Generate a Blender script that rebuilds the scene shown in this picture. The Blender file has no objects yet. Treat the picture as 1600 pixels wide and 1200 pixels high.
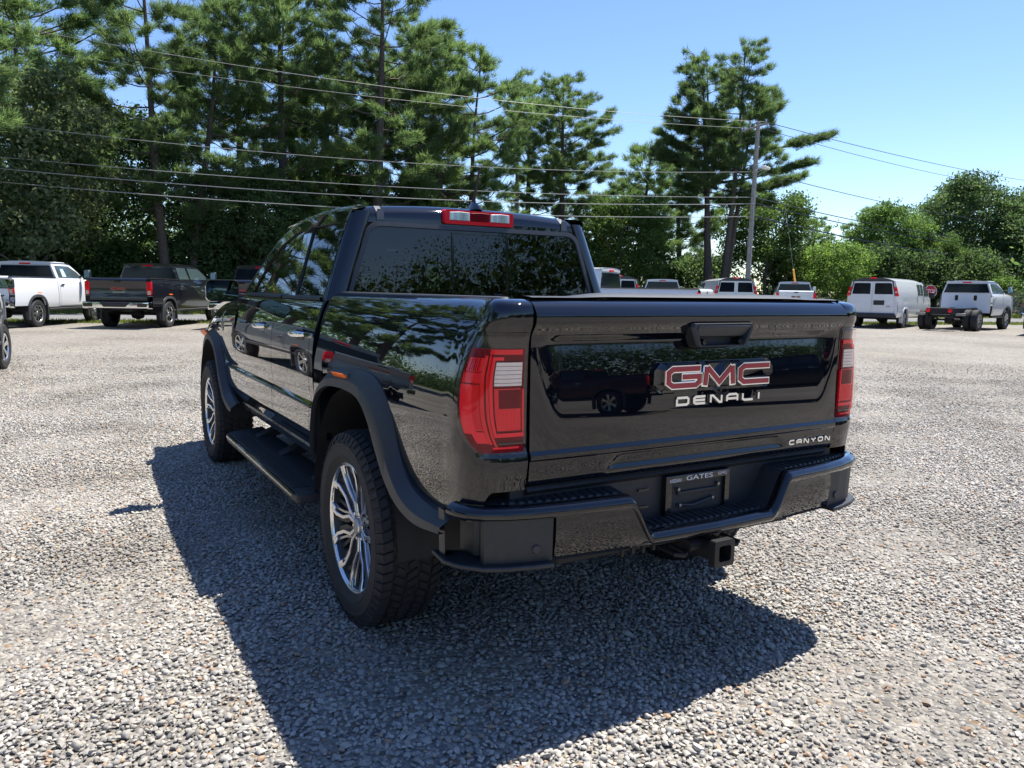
import bpy, bmesh, math, random
import numpy as np
from mathutils import Vector, Matrix
random.seed(7); np.random.seed(7)
S = bpy.context.scene
COL = S.collection
# ------------------------------------------------------------------ camera
F_PX = 1206.0
CAM = np.array([-2.973, 1.921, 1.375])
YAW, PITCH, ROLL = [math.radians(a) for a in (-30.39, -7.0, 0.9)]
def cam_basis():
    fw = np.array([math.cos(YAW)*math.cos(PITCH), math.sin(YAW)*math.cos(PITCH), math.sin(PITCH)])
    rt = np.array([math.sin(YAW), -math.cos(YAW), 0.0]); up = np.cross(rt, fw)
    c, s = math.cos(ROLL), math.sin(ROLL)
    return c*rt + s*up, -s*rt + c*up, fw
_r, _u, _w = cam_basis()
cd = bpy.data.cameras.new('camera'); cam = bpy.data.objects.new('camera', cd); COL.objects.link(cam)
cd.sensor_width = 36; cd.lens = F_PX/1600*36; cd.clip_end = 3000; cd.clip_start = 0.05
cam.matrix_world = Matrix(((_r[0], _u[0], -_w[0], CAM[0]), (_r[1], _u[1], -_w[1], CAM[1]), (_r[2], _u[2], -_w[2], CAM[2]), (0, 0, 0, 1)))
S.camera = cam
# ------------------------------------------------------------------ light
SUN_DIR = Vector((-0.09, 0.44, -1.0)).normalized()          # the way the light travels
sd = bpy.data.lights.new('sun', 'SUN'); sun = bpy.data.objects.new('sun', sd); COL.objects.link(sun)
sd.energy = 4.6; sd.angle = math.radians(0.53); sd.color = (1.0, 0.955, 0.88)
sun.rotation_euler = SUN_DIR.to_track_quat('-Z', 'Y').to_euler(); sun.location = (0, 0, 40)
W = bpy.data.worlds.new('World'); S.world = W; W.use_nodes = True
wn = W.node_tree.nodes; wl = W.node_tree.links
bg = wn['Background']; sky = wn.new('ShaderNodeTexSky'); sky.sky_type = 'NISHITA'; sky.sun_disc = False
to_sun = -SUN_DIR
sky.sun_elevation = math.asin(to_sun.z); sky.sun_rotation = math.atan2(to_sun.x, to_sun.y)
sky.air_density = 1.0; sky.dust_density = 0.15; sky.ozone_density = 4.0; sky.altitude = 60
hsv = wn.new('ShaderNodeHueSaturation'); hsv.inputs['Saturation'].default_value = 1.10; hsv.inputs['Hue'].default_value = 0.509; wl.new(sky.outputs[0], hsv.inputs['Color'])
wl.new(hsv.outputs[0], bg.inputs[0]); bg.inputs[1].default_value = 0.094
S.view_settings.view_transform = 'Standard'; S.view_settings.look = 'None'
S.view_settings.exposure = 1.15; S.view_settings.gamma = 1.0; S.view_settings.use_curve_mapping = False
S.cycles.max_bounces = 8; S.cycles.transparent_max_bounces = 16
# ------------------------------------------------------------------ places: lateral / depth from where the photographer stood
_fh = Vector((math.cos(YAW), math.sin(YAW), 0)); _rh = Vector((math.sin(YAW), -math.cos(YAW), 0))
def P(lat, dep, z=0.0):
    v = Vector((CAM[0], CAM[1], 0)) + _rh*lat + _fh*dep
    return Vector((v.x, v.y, z))
# ------------------------------------------------------------------ materials
MATS = {}
def mat(name, col=(0.5, 0.5, 0.5), rough=0.5, metal=0.0, coat=0.0, coat_rough=0.02, spec=0.5, noise=None, bump=None, ior=1.5):
    if name in MATS: return MATS[name]
    m = bpy.data.materials.new(name); m.use_nodes = True; n = m.node_tree.nodes; l = m.node_tree.links
    b = n['Principled BSDF']
    b.inputs['Base Color'].default_value = (*col, 1); b.inputs['Roughness'].default_value = rough
    b.inputs['Metallic'].default_value = metal; b.inputs['Coat Weight'].default_value = coat
    b.inputs['Coat Roughness'].default_value = coat_rough; b.inputs['Specular IOR Level'].default_value = spec
    b.inputs['IOR'].default_value = ior
    tc = None
    if noise:                                           # (scale, amount): uneven tone and gloss, as dust and wear
        tc = n.new('ShaderNodeTexCoord'); t = n.new('ShaderNodeTexNoise'); t.inputs['Scale'].default_value = noise[0]; t.inputs['Detail'].default_value = 6
        l.new(tc.outputs['Object'], t.inputs['Vector'])
        r = n.new('ShaderNodeValToRGB'); a = noise[1]
        r.color_ramp.elements[0].color = (*[c*(1-a) for c in col], 1); r.color_ramp.elements[1].color = (*[min(1, c*(1+a)) for c in col], 1)
        r.color_ramp.elements[0].position = 0.3; r.color_ramp.elements[1].position = 0.7
        l.new(t.outputs['Fac'], r.inputs['Fac']); l.new(r.outputs[0], b.inputs['Base Color'])
    if bump:                                            # (scale, distance)
        if tc is None: tc = n.new('ShaderNodeTexCoord')
        t = n.new('ShaderNodeTexNoise'); t.inputs['Scale'].default_value = bump[0]; t.inputs['Detail'].default_value = 3
        l.new(tc.outputs['Object'], t.inputs['Vector'])
        bp = n.new('ShaderNodeBump'); bp.inputs['Distance'].default_value = bump[1]; bp.inputs['Strength'].default_value = 0.6
        l.new(t.outputs['Fac'], bp.inputs['Height']); l.new(bp.outputs[0], b.inputs['Normal'])
    MATS[name] = m; return m
def glass_mat(name, tint, refl=0.05):
    if name in MATS: return MATS[name]
    m = bpy.data.materials.new(name); m.use_nodes = True; n = m.node_tree.nodes; l = m.node_tree.links
    for x in list(n): n.remove(x)
    o = n.new('ShaderNodeOutputMaterial'); mx = n.new('ShaderNodeMixShader'); tr = n.new('ShaderNodeBsdfTransparent'); gl = n.new('ShaderNodeBsdfGlossy')
    tr.inputs[0].default_value = (*tint, 1); gl.inputs['Roughness'].default_value = 0.0; gl.inputs[0].default_value = (0.95, 0.97, 1, 1)
    g = n.new('ShaderNodeNewGeometry'); d = n.new('ShaderNodeVectorMath'); d.operation = 'DOT_PRODUCT'
    l.new(g.outputs['Normal'], d.inputs[0]); l.new(g.outputs['Incoming'], d.inputs[1])
    def mth(op, a, b):
        k = n.new('ShaderNodeMath'); k.operation = op
        for i, v in enumerate((a, b)):
            if v is None: continue
            if isinstance(v, (int, float)): k.inputs[i].default_value = v
            else: l.new(v, k.inputs[i])
        return k.outputs[0]
    a = mth('ABSOLUTE', d.outputs['Value'], None); a = mth('SUBTRACT', 1.0, a); a = mth('POWER', a, 5.0)
    a = mth('MULTIPLY', a, 1-refl); a = mth('ADD', a, refl)
    l.new(a, mx.inputs[0]); l.new(tr.outputs[0], mx.inputs[1]); l.new(gl.outputs[0], mx.inputs[2]); l.new(mx.outputs[0], o.inputs[0])
    MATS[name] = m; return m
PAINT = mat('black_paint', (0.003, 0.004, 0.007), 0.02, 0, 1.0, 0.01, 0.22)
PLASTIC = mat('black_plastic', (0.022, 0.024, 0.027), 0.5, noise=(40, 0.15), bump=(900, 0.0004))
FLARE = mat('flare_plastic', (0.029, 0.031, 0.035), 0.40, noise=(30, 0.1), bump=(900, 0.0003))
GLOSSB = mat('gloss_black', (0.006, 0.006, 0.007), 0.12, 0, 0.6)
CHASSIS = mat('chassis_black', (0.012, 0.012, 0.013), 0.65, noise=(12, 0.3))
RUBBER = mat('tyre_rubber', (0.020, 0.020, 0.021), 0.72, noise=(30, 0.2), bump=(350, 0.0006))
ALLOY = mat('machined_alloy', (0.78, 0.79, 0.81), 0.22, 1.0)
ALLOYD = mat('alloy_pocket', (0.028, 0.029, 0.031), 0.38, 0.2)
STEEL = mat('brake_steel', (0.32, 0.31, 0.30), 0.4, 1.0)
CHROME = mat('chrome', (0.86, 0.87, 0.89), 0.06, 1.0)
REDL = mat('red_lens', (0.84, 0.006, 0.016), 0.10, 0, 0.25, spec=0.25)
REDB = mat('red_lens_bright', (0.97, 0.016, 0.030), 0.18, 0, 0.15, spec=0.25)
REDD = mat('red_lens_dark', (0.17, 0.003, 0.008), 0.25, 0, 0.0, spec=0.1)
CLEARL = mat('clear_lens', (0.62, 0.64, 0.67), 0.16, 0.75, 0.6)
AMBER = mat('amber_lens', (0.95, 0.17, 0.008), 0.3, 0, 0.0, spec=0.15)
BADGE = mat('badge_red', (0.36, 0.010, 0.028), 0.3, 0, 0.5)
WHITEPRINT = mat('white_print', (0.75, 0.75, 0.75), 0.5)
SEAT = mat('seat_leather', (0.028, 0.028, 0.03), 0.55, noise=(8, 0.2))
TRIMGREY = mat('seal_rubber', (0.05, 0.052, 0.055), 0.45)
GLASS_T = glass_mat('tinted_glass', (0.10, 0.13, 0.13), 0.055)
GLASS_F = glass_mat('front_glass', (0.34, 0.44, 0.42), 0.06)
GLASS_P = glass_mat('privacy_glass', (0.075, 0.095, 0.105), 0.05)
SHELL = glass_mat('lamp_shell', (1.0, 0.95, 0.95), 0.028)
# ------------------------------------------------------------------ mesh builder
class MB:
    def __init__(s): s.v = []; s.f = []; s.m = []
    def add(s, vs, fs, mi=0):
        o = len(s.v); s.v += [tuple(map(float, v)) for v in vs]; s.f += [tuple(i+o for i in f) for f in fs]; s.m += [mi]*len(fs); return s
    def grid(s, rows, cu=False, cv=False, mi=0):        # rows of points; cu closes along a row, cv closes over rows
        R = len(rows); C = len(rows[0]); vs = [p for r in rows for p in r]; fs = []
        for i in range(R if cv else R-1):
            for j in range(C if cu else C-1):
                a = i*C+j; b = i*C+(j+1) % C; c = ((i+1) % R)*C+(j+1) % C; d = ((i+1) % R)*C+j
                fs.append((a, b, c, d))
        return s.add(vs, fs, mi)
    def box(s, c, size, mi=0, rz=0.0, ry=0.0):
        x, y, z = [k/2 for k in size]; vs = []
        M = Matrix.Rotation(rz, 3, 'Z') @ Matrix.Rotation(ry, 3, 'Y')
        for q in ((-x, -y, -z), (x, -y, -z), (x, y, -z), (-x, y, -z), (-x, -y, z), (x, -y, z), (x, y, z), (-x, y, z)):
            p = M @ Vector(q); vs.append((p.x+c[0], p.y+c[1], p.z+c[2]))
        return s.add(vs, [(0, 3, 2, 1), (4, 5, 6, 7), (0, 1, 5, 4), (1, 2, 6, 5), (2, 3, 7, 6), (3, 0, 4, 7)], mi)
    def hexa(s, lo, hi, mi=0):                          # two quads of 4 points, bottom and top
        return s.add(list(lo)+list(hi), [(0, 3, 2, 1), (4, 5, 6, 7), (0, 1, 5, 4), (1, 2, 6, 5), (2, 3, 7, 6), (3, 0, 4, 7)], mi)
    def prism(s, a, b, mi=0):                           # polygon a to polygon b with caps
        n = len(a); fs = [tuple(range(n))[::-1], tuple(range(n, 2*n))]+[(i, (i+1) % n, n+(i+1) % n, n+i) for i in range(n)]
        return s.add(list(a)+list(b), fs, mi)
    def tube(s, pts, r, n=8, caps=True, mi=0):
        pts = [Vector(p) for p in pts]; rows = []
        rr = r if isinstance(r, (list, tuple)) else [r]*len(pts); up = Vector((0, 0, 1))
        for i, p in enumerate(pts):
            t = (pts[min(i+1, len(pts)-1)]-pts[max(i-1, 0)]).normalized()
            a = t.cross(up if abs(t.z) < 0.95 else Vector((1, 0, 0))).normalized(); b = a.cross(t)
            rows.append([p+(a*math.cos(k*2*math.pi/n)+b*math.sin(k*2*math.pi/n))*rr[i] for k in range(n)])
        s.grid(rows, cu=True, mi=mi)
        if caps: s.add(rows[0], [tuple(range(n))], mi); s.add(rows[-1], [tuple(range(n))[::-1]], mi)
        return s
    def lathe(s, prof, n=48, mi=0, axis='y', c=(0, 0, 0)):   # prof: (radius, along)
        rows = []
        for r, h in prof:
            row = []
            for k in range(n):
                a = 2*math.pi*k/n; x, z = r*math.cos(a), r*math.sin(a)
                row.append((x+c[0], h+c[1], z+c[2]) if axis == 'y' else ((h+c[0], x+c[1], z+c[2]) if axis == 'x' else (x+c[0], z+c[1], h+c[2])))
            rows.append(row)
        return s.grid(rows, cu=True, mi=mi)
    def mirror(s):
        o = MB(); o.v = [(x, -y, z) for x, y, z in s.v]; o.f = [tuple(f[::-1]) for f in s.f]; o.m = list(s.m); return o
    def xf(s, M):
        o = MB(); o.v = [tuple(M @ Vector(v)) for v in s.v]; o.f = list(s.f); o.m = list(s.m); return o
    def mesh(s, name, mats, smooth=35.0, bevel=None, weld=True):
        me = bpy.data.meshes.new(name); me.from_pydata(s.v, [], s.f)
        for m in (mats if isinstance(mats, (list, tuple)) else [mats]): me.materials.append(m)
        me.polygons.foreach_set('material_index', s.m)
        bm = bmesh.new(); bm.from_mesh(me)
        if weld: bmesh.ops.remove_doubles(bm, verts=bm.verts, dist=1e-5)
        bmesh.ops.recalc_face_normals(bm, faces=bm.faces); bm.to_mesh(me); bm.free()
        if smooth is not None:
            me.polygons.foreach_set('use_smooth', [True]*len(me.polygons)); me.set_sharp_from_angle(angle=math.radians(smooth))
        return me
    def build(s, name, mats, parent=None, smooth=35.0, bevel=None, weld=True):
        me = s.mesh(name, mats, smooth, weld=weld)
        o = bpy.data.objects.new(name, me); COL.objects.link(o)
        if parent is not None: o.parent = parent
        if bevel:
            b = o.modifiers.new('edge', 'BEVEL'); b.width = bevel; b.segments = 2; b.limit_method = 'ANGLE'; b.angle_limit = math.radians(40)
        return o
def tag(o, label=None, cat=None, group=None, kind=None):
    if label: o['label'] = label
    if cat: o['category'] = cat
    if group: o['group'] = group
    if kind: o['kind'] = kind
    return o
def thing(name, label, cat, loc=(0, 0, 0), rz=0.0, group=None):
    o = bpy.data.objects.new(name, None); COL.objects.link(o); o.location = loc; o.rotation_euler = (0, 0, rz); o.empty_display_size = 0.2
    return tag(o, label, cat, group)
def put(name, me, parent, loc=(0, 0, 0), rot=(0, 0, 0), sc=(1, 1, 1)):
    o = bpy.data.objects.new(name, me); COL.objects.link(o); o.parent = parent; o.location = loc; o.rotation_euler = rot; o.scale = sc; return o
def copy_tree(o, parent=None):
    c = o.copy(); COL.objects.link(c)
    if parent is not None: c.parent = parent
    for ch in list(o.children): copy_tree(ch, c)
    return c
def pchip(xs, ys):
    xs = np.array(xs, float); ys = np.array(ys, float)
    if xs[0] > xs[-1]: xs, ys = xs[::-1], ys[::-1]
    h = np.diff(xs); d = np.diff(ys)/h; m = np.zeros(len(xs))
    for i in range(1, len(xs)-1):
        if d[i-1]*d[i] > 0:
            w1 = 2*h[i]+h[i-1]; w2 = h[i]+2*h[i-1]; m[i] = (w1+w2)/(w1/d[i-1]+w2/d[i])
    m[0] = d[0]; m[-1] = d[-1]
    def f(x):
        x = min(max(x, xs[0]), xs[-1]); i = min(int(np.searchsorted(xs, x, 'right'))-1, len(h)-1); t = (x-xs[i])/h[i]
        return float((1+2*t)*(1-t)**2*ys[i]+t*(1-t)**2*h[i]*m[i]+t*t*(3-2*t)*ys[i+1]+t*t*(t-1)*h[i]*m[i+1])
    return f
def spline(pts, n, closed=False):                       # Catmull-Rom through points, n samples evenly by length
    pts = [np.array(p, float) for p in pts]; out = []
    N = len(pts); segs = N if closed else N-1
    for i in range(segs):
        p1, p2 = pts[i], pts[(i+1) % N]
        p0 = pts[(i-1) % N] if closed or i > 0 else 2*p1-p2
        p3 = pts[(i+2) % N] if closed or i+2 < N else 2*p2-p1
        for k in range(16):
            t = k/16; out.append(0.5*((2*p1)+(-p0+p2)*t+(2*p0-5*p1+4*p2-p3)*t*t+(-p0+3*p1-3*p2+p3)*t**3))
    out.append(pts[0] if closed else pts[-1])
    out = np.array(out); L = np.concatenate([[0], np.cumsum(np.linalg.norm(np.diff(out, axis=0), axis=1))])
    q = np.linspace(0, L[-1], n+1 if closed else n)
    r = np.array([[np.interp(t, L, out[:, k]) for k in range(out.shape[1])] for t in q])
    return r[:-1] if closed else r
def sstep(a, b, x):
    t = min(max((x-a)/(b-a), 0), 1); return t*t*(3-2*t)
def rrect(hw, hh, r, n=5):                              # rounded rectangle outline
    o = []
    for cx, cy, a0 in ((hw-r, hh-r, 0), (-hw+r, hh-r, 90), (-hw+r, -hh+r, 180), (hw-r, -hh+r, 270)):
        for k in range(n+1):
            a = math.radians(a0+90*k/n); o.append((cx+r*math.cos(a), cy+r*math.sin(a)))
    return o
_fontcache = {}
def text_mesh(txt, size=1.0, ext=0.0, bev=0.0, xs=1.0, shear=0.0):
    k = (txt, size, ext, bev, xs, shear)
    if k in _fontcache: return _fontcache[k]
    c = bpy.data.curves.new('lettering', 'FONT'); c.body = txt; c.size = size; c.extrude = ext; c.bevel_depth = bev; c.align_x = 'CENTER'; c.align_y = 'CENTER'; c.shear = shear
    o = bpy.data.objects.new('lettering', c); COL.objects.link(o); dg = bpy.context.evaluated_depsgraph_get()
    me = bpy.data.meshes.new_from_object(o.evaluated_get(dg)); COL.objects.unlink(o); bpy.data.objects.remove(o)
    for v in me.vertices: v.co.x *= xs
    _fontcache[k] = me; return me
# ================================================================== THE BLACK PICKUP (origin: on the ground under the rear axle)
T = thing('pickup_truck', 'glossy black crew cab pickup parked on the gravel, seen from behind, filling the middle', 'pickup truck')
HUB = 0.395; WB = 3.337
side_d = pchip([0.55, 0.60, 0.66, 0.75, 0.85, 0.95, 1.05, 1.15, 1.22, 1.28, 1.31, 1.333, 1.346], [0.035, 0.024, 0.013, 0.005, 0.001, 0.0, 0.008, 0.026, 0.044, 0.066, 0.084, 0.102, 0.128])
rear_d = pchip([0.55, 0.66, 0.75, 0.80, 0.86, 0.90, 1.00, 1.20, 1.235, 1.285, 1.30, 1.325, 1.337, 1.346], [0.07, 0.05, 0.034, 0.026, 0.016, 0.030, 0.030, 0.026, 0.020, 0.0, 0.0, 0.006, 0.018, 0.05])
def bed_path():
    pts = []; cs = []
    for x in np.linspace(0.60, -0.80, 62):
        pts.append((x, 0.905-0.008*max(0, (-0.35-x)/0.45)**2)); cs.append(0.0)
    e = 2/3.3
    for a in np.concatenate([np.linspace(0, 3, 6), np.linspace(5, 85, 34), np.linspace(86.5, 89.4, 6)])[1:]:
        a = math.radians(a); pts.append((-0.80-0.232*math.sin(a)**e, 0.70+0.197*math.cos(a)**e)); cs.append(math.sin(a)**2)
    return np.array(pts), np.array(cs)
BP, BC = bed_path(); BT = np.gradient(BP, axis=0); BT /= np.linalg.norm(BT, axis=1)[:, None]
BN = np.stack([BT[:, 1], -BT[:, 0]], 1)                  # outward
BL = np.concatenate([[0], np.cumsum(np.linalg.norm(np.diff(BP, axis=0), axis=1))])
def bed_pt(s, z, off=0.0):
    p = np.array([np.interp(s, BL, BP[:, 0]), np.interp(s, BL, BP[:, 1])]); n = np.array([np.interp(s, BL, BN[:, 0]), np.interp(s, BL, BN[:, 1])]); n /= np.linalg.norm(n)
    c = float(np.interp(s, BL, BC)); d = side_d(z)*(1-c)+rear_d(z)*c
    q = p+n*(off-d); return (q[0], q[1], z)
def arch_z(x):                                           # the cut of the wheel opening in the side panels
    for xc in (0.0, WB):
        u = abs(x-xc)
        if u < 0.49: return 0.985-0.06*(u/0.40)**2 if u < 0.36 else 0.985-0.0486-(u-0.36)*3.2
    return None
def bed_side():
    mb = MB(); rows = []
    zs0 = np.concatenate([np.linspace(0, 0.55, 14), np.linspace(0.58, 0.9, 14), np.linspace(0.915, 1, 8)])
    for k, s in enumerate(BL):
        x, c = BP[k][0], BC[k]; a = arch_z(x) if c == 0 else None
        zb = max(a, 0.665) if a else (0.665+0.10*sstep(0.15, 0.75, c))
        row = []
        p = bed_pt(s, zb); n = BN[k]; row.append((p[0]-n[0]*0.02, p[1]-n[1]*0.02, zb))
        for t in zs0: row.append(bed_pt(s, zb+(1.346-zb)*t))
        p = row[-1]; w = 0.075*(1-0.55*c)
        row.append((p[0]-n[0]*w*0.5, p[1]-n[1]*w*0.5, p[2]+0.001)); row.append((p[0]-n[0]*w, p[1]-n[1]*w, p[2]-0.002)); row.append((p[0]-n[0]*(w+0.004), p[1]-n[1]*(w+0.004), 1.25))
        rows.append(row)
    f = [(x, y-0.022, z) for x, y, z in rows[0]]; rows = [f]+rows
    l = [(x+0.03, y, z) for x, y, z in rows[-1]]; rows.append(l)
    return mb.grid(rows)
_bs = bed_side()
BEDL = _bs.build('bed_side', PAINT, T, smooth=50); BEDR = _bs.mirror().build('bed_side', PAINT, T, smooth=50)
# black cap along the top of each bed wall
def rail_cap():
    mb = MB(); rows = []
    for k in range(0, len(BL)-8):
        n = BN[k]; c = BC[k]; p = bed_pt(BL[k], 1.346)
        rows.append([(p[0]-n[0]*q, p[1]-n[1]*q, z) for q, z in ((0.012, 1.346), (0.016, 1.3505), (0.05*(1-.5*c), 1.352), (0.07*(1-.5*c), 1.350), (0.073*(1-.5*c), 1.33))])
    return mb.grid(rows)
_rc = rail_cap(); rc1 = _rc.build('rail_cap', PLASTIC, BEDL); rc2 = _rc.mirror().build('rail_cap', PLASTIC, BEDR)
# bed tub
mb = MB(); mb.box((-0.2, 0, 0.86), (1.58, 1.40, 0.02)); mb.box((0.585, 0, 1.08), (0.02, 1.40, 0.44)); mb.box((-0.2, 0.69, 1.05), (1.58, 0.02, 0.40)); mb.box((-0.2, -0.69, 1.05), (1.58, 0.02, 0.40))
mb.build('bed_liner', PLASTIC, T)
# tail lamps follow the rounded rear corner
def s_at_px(x, side=True):                               # path length where the path reaches x (corner part)
    i = np.where(BP[:, 0] <= x)[0][0]; return float(np.interp(-x, -BP[:, 0], BL))
S_END = BL[-1]-0.006
lamp_l = pchip([0.885, 0.91, 0.95, 1.02, 1.10, 1.16, 1.205, 1.235], [-0.985, -0.955, -0.925, -0.902, -0.896, -0.912, -0.930, -0.950])
def lamp_patch(zlo, zhi, fl, fr, off, nz=16, ns=14, th=0.01):
    mb = MB(); rows = []
    for z in np.linspace(zlo, zhi, nz):
        a, b = fl(z), fr(z); row = [bed_pt(a, z, off-th)]
        for t in np.linspace(0, 1, ns): row.append(bed_pt(a+(b-a)*t, z, off))
        row.append(bed_pt(b, z, off-th)); rows.append(row)
    rows = [[bed_pt(fl(zlo)+(fr(zlo)-fl(zlo))*t, zlo, off-th) for t in np.linspace(0, 1, ns+2)]]+rows+[[bed_pt(fl(zhi)+(fr(zhi)-fl(zhi))*t, zhi, off-th) for t in np.linspace(0, 1, ns+2)]]
    return mb.grid(rows)
L_out = lambda z: s_at_px(lamp_l(z)); L_in = lambda z: S_END
LW = S_END-s_at_px(-0.896)
def band(u0, u1):                                         # strip of the lamp between two shares of its width, following the curved outer edge
    return (lambda z: L_out(z)+(S_END-L_out(z))*u0), (lambda z: L_out(z)+(S_END-L_out(z))*u1)
def lamp(mir):
    fx = (lambda b: b.mirror()) if mir else (lambda b: b)
    bez = fx(lamp_patch(0.872, 1.247, lambda z: L_out(min(max(z, 0.885), 1.235))-0.012, L_in, 0.002)).build('tail_light', GLOSSB, T)
    def pc(name, m, zlo, zhi, u0, u1, off, **k):
        a, b = band(u0, u1); return fx(lamp_patch(zlo, zhi, a, b, off, **k)).build(name, m, bez)
    pc('housing', REDD, 0.888, 1.200, 0.0, 0.965, 0.004); pc('hood', GLOSSB, 1.201, 1.233, 0.0, 0.965, 0.005)
    pc('light_band', REDB, 0.945, 1.092, 0.045, 0.235, 0.0105)
    pc('light_band', REDL, 0.955, 1.092, 0.235, 0.335, 0.0085)
    pc('light_band', REDL, 1.096, 1.128, 0.05, 0.345, 0.0095)
    pc('light_band', REDL, 1.130, 1.172, 0.07, 0.335, 0.0085)
    pc('light_band', REDB, 0.918, 0.952, 0.16, 0.34, 0.0095)
    for q in range(8): pc('lens_rib', REDB, 0.960, 1.088, 0.243+q*0.0115, 0.247+q*0.0115, 0.0105, nz=8, ns=3)
    for q in range(5): pc('lens_rib', REDD, 1.134, 1.170, 0.13+q*0.035, 0.136+q*0.035, 0.0100, nz=4, ns=3)
    pc('light_band', REDL, 1.183, 1.198, 0.42, 0.92, 0.0090)
    pc('light_band', REDL, 0.915, 1.180, 0.345, 0.400, 0.0095); pc('light_band', REDL, 0.905, 1.180, 0.425, 0.465, 0.0080)
    pc('frame', REDB, 0.936, 1.176, 0.475, 0.520, 0.0125); pc('frame', REDB, 0.936, 0.948, 0.522, 0.950, 0.0125); pc('frame', REDB, 0.950, 1.080, 0.928, 0.950, 0.0125); pc('frame', REDB, 1.166, 1.176, 0.522, 0.640, 0.0115)
    pc('frame_inset', REDD, 0.950, 1.163, 0.525, 0.920, 0.0075)
    pc('reverse_lens', CLEARL, 1.090, 1.160, 0.54, 0.915, 0.0125)
    pc('brake_lens', REDL, 0.955, 1.082, 0.540, 0.910, 0.0105)
    pc('brake_core', REDD, 1.022, 1.078, 0.600, 0.905, 0.0118)
    pc('light_line', REDB, 0.900, 0.906, 0.36, 0.86, 0.0105); pc('light_line', GLOSSB, 0.914, 0.9185, 0.50, 0.94, 0.0105)
    for q in range(5): pc('lens_rib', TRIMGREY, 1.098+q*0.0125, 1.0992+q*0.0125, 0.54, 0.91, 0.0134, nz=3)
    for q in range(9): pc('lens_rib', REDB, 0.960, 1.016, 0.556+q*0.038, 0.562+q*0.038, 0.0115, nz=5, ns=3)
    pc('outer_lens', SHELL, 0.884, 1.237, -0.004, 0.980, 0.0168, th=0.014)
lamp(False); lamp(True)
# ---- tailgate
tg_prof = pchip([0.775, 0.79, 0.852, 0.862, 0.872, 0.885, 1.20, 1.232, 1.282, 1.296, 1.318, 1.333, 1.343, 1.349], [-0.012, -0.002, 0.006, 0.012, 0.012, 0.004, 0.0, 0.002, 0.030, 0.031, 0.020, 0.006, -0.014, -0.035])
tg_in = pchip([0.88, 0.90, 0.95, 1.04, 1.10, 1.17, 1.22, 1.24], [0.0, 0.0004, 0.0016, 0.0056, 0.0097, 0.0166, 0.024, 0.027])
def tg_t(y, z):
    t = tg_prof(z)-0.010*(abs(y)/0.7)**3
    hw = 0.660-0.135*sstep(1.04, 0.885, z)
    m = sstep(0.705, 0.585, abs(y))*sstep(1.243, 1.208, z)
    t -= m*(tg_in(z)+0.006*(1-sstep(0.90, 0.93, z))*0)
    m2 = sstep(0.47-1.4*(z-0.78), 0.44-1.4*(z-0.78), abs(y-0.0))*sstep(0.800, 0.812, z)*sstep(0.850, 0.842, z)
    t += -m2*0.010
    return t
def tailgate():
    mb = MB(); rows = []
    zs = sorted(set(list(np.linspace(0.775, 1.349, 84))+list(np.linspace(0.84, 0.915, 34))+list(np.linspace(1.2, 1.31, 34))))
    ys = sorted(set(list(np.linspace(-0.707, 0.707, 80))+[s*q for s in (1, -1) for q in np.linspace(0.49, 0.68, 40)]))
    for z in zs:
        row = [(-1.00, ys[0], z)]+[(-1.022-tg_t(y, z), y, z) for y in ys]+[(-1.00, ys[-1], z)]; rows.append(row)
    top = [(-0.985+0.0*y, y, 1.350) for y in [ys[0]]+ys+[ys[-1]]]; hump = [(-0.955, y, 1.350+0.012*sstep(0.56, 0.40, abs(y))) for y in [ys[0]]+ys+[ys[-1]]]
    fr = [(-0.945, y, 1.32) for y in [ys[0]]+ys+[ys[-1]]]; low = [(-0.945, y, 0.80) for y in [ys[0]]+ys+[ys[-1]]]
    rows += [top, hump, fr, low]
    return mb.grid(rows)
TG = tailgate().build('tailgate', PAINT, T, smooth=60)
mb = MB(); mb.grid([[(x, y, z+0.012*sstep(0.56, 0.40, abs(y))*k) for y in np.linspace(-0.70, 0.70, 60)] for x, z, k in ((-0.998, 1.352, .3), (-0.985, 1.3545, .5), (-0.955, 1.356, 1), (-0.93, 1.355, 1), (-0.925, 1.33, 0))])
mb.build('tailgate_cap', PLASTIC, TG)
# latch handle: bezel, cavity, paddle, camera, key
hx = lambda z: -1.022-tg_prof(z)
out = [(0.100, 1.272), (-0.180, 1.272), (-0.187, 1.258), (-0.158, 1.196), (-0.150, 1.190), (0.072, 1.190), (0.082, 1.196), (0.107, 1.258)]
def ring(poly, k, x, cz=1.232, cy=-0.040): return [(x, cy+(y-cy)*k, cz+(z-cz)*k) for y, z in poly]
mb = MB(); mb.grid([ring(out, 1.0, -1.012), ring(out, 1.0, -1.052), ring(out, 0.95, -1.060), ring(out, 0.86, -1.060), ring(out, 0.82, -1.050), ring(out, 0.80, -1.02)], cu=True); mb.add(ring(out, 0.80, -1.02), [tuple(range(8))])
HB = mb.build('handle_bezel', PLASTIC, TG)
MB().hexa([(-1.045, 0.076, 1.222), (-1.045, -0.156, 1.222), (-1.03, -0.156, 1.228), (-1.03, 0.076, 1.228)], [(-1.064, 0.082, 1.264), (-1.064, -0.166, 1.264), (-1.04, -0.166, 1.270), (-1.04, 0.082, 1.270)]).build('handle', FLARE, TG, bevel=0.006)
mb = MB(); mb.lathe([(0.0, -1.058), (0.009, -1.058), (0.0125, -1.052), (0.0125, -1.02)], 20, axis='x', c=(0, -0.125, 1.206)); mb.build('camera', GLOSSB, TG)
mb = MB(); mb.lathe([(0.0, -1.056), (0.009, -1.056), (0.011, -1.05), (0.011, -1.02)], 20, axis='x', c=(0, 0.045, 1.207)); mb.build('lock', GLOSSB, TG)
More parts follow.
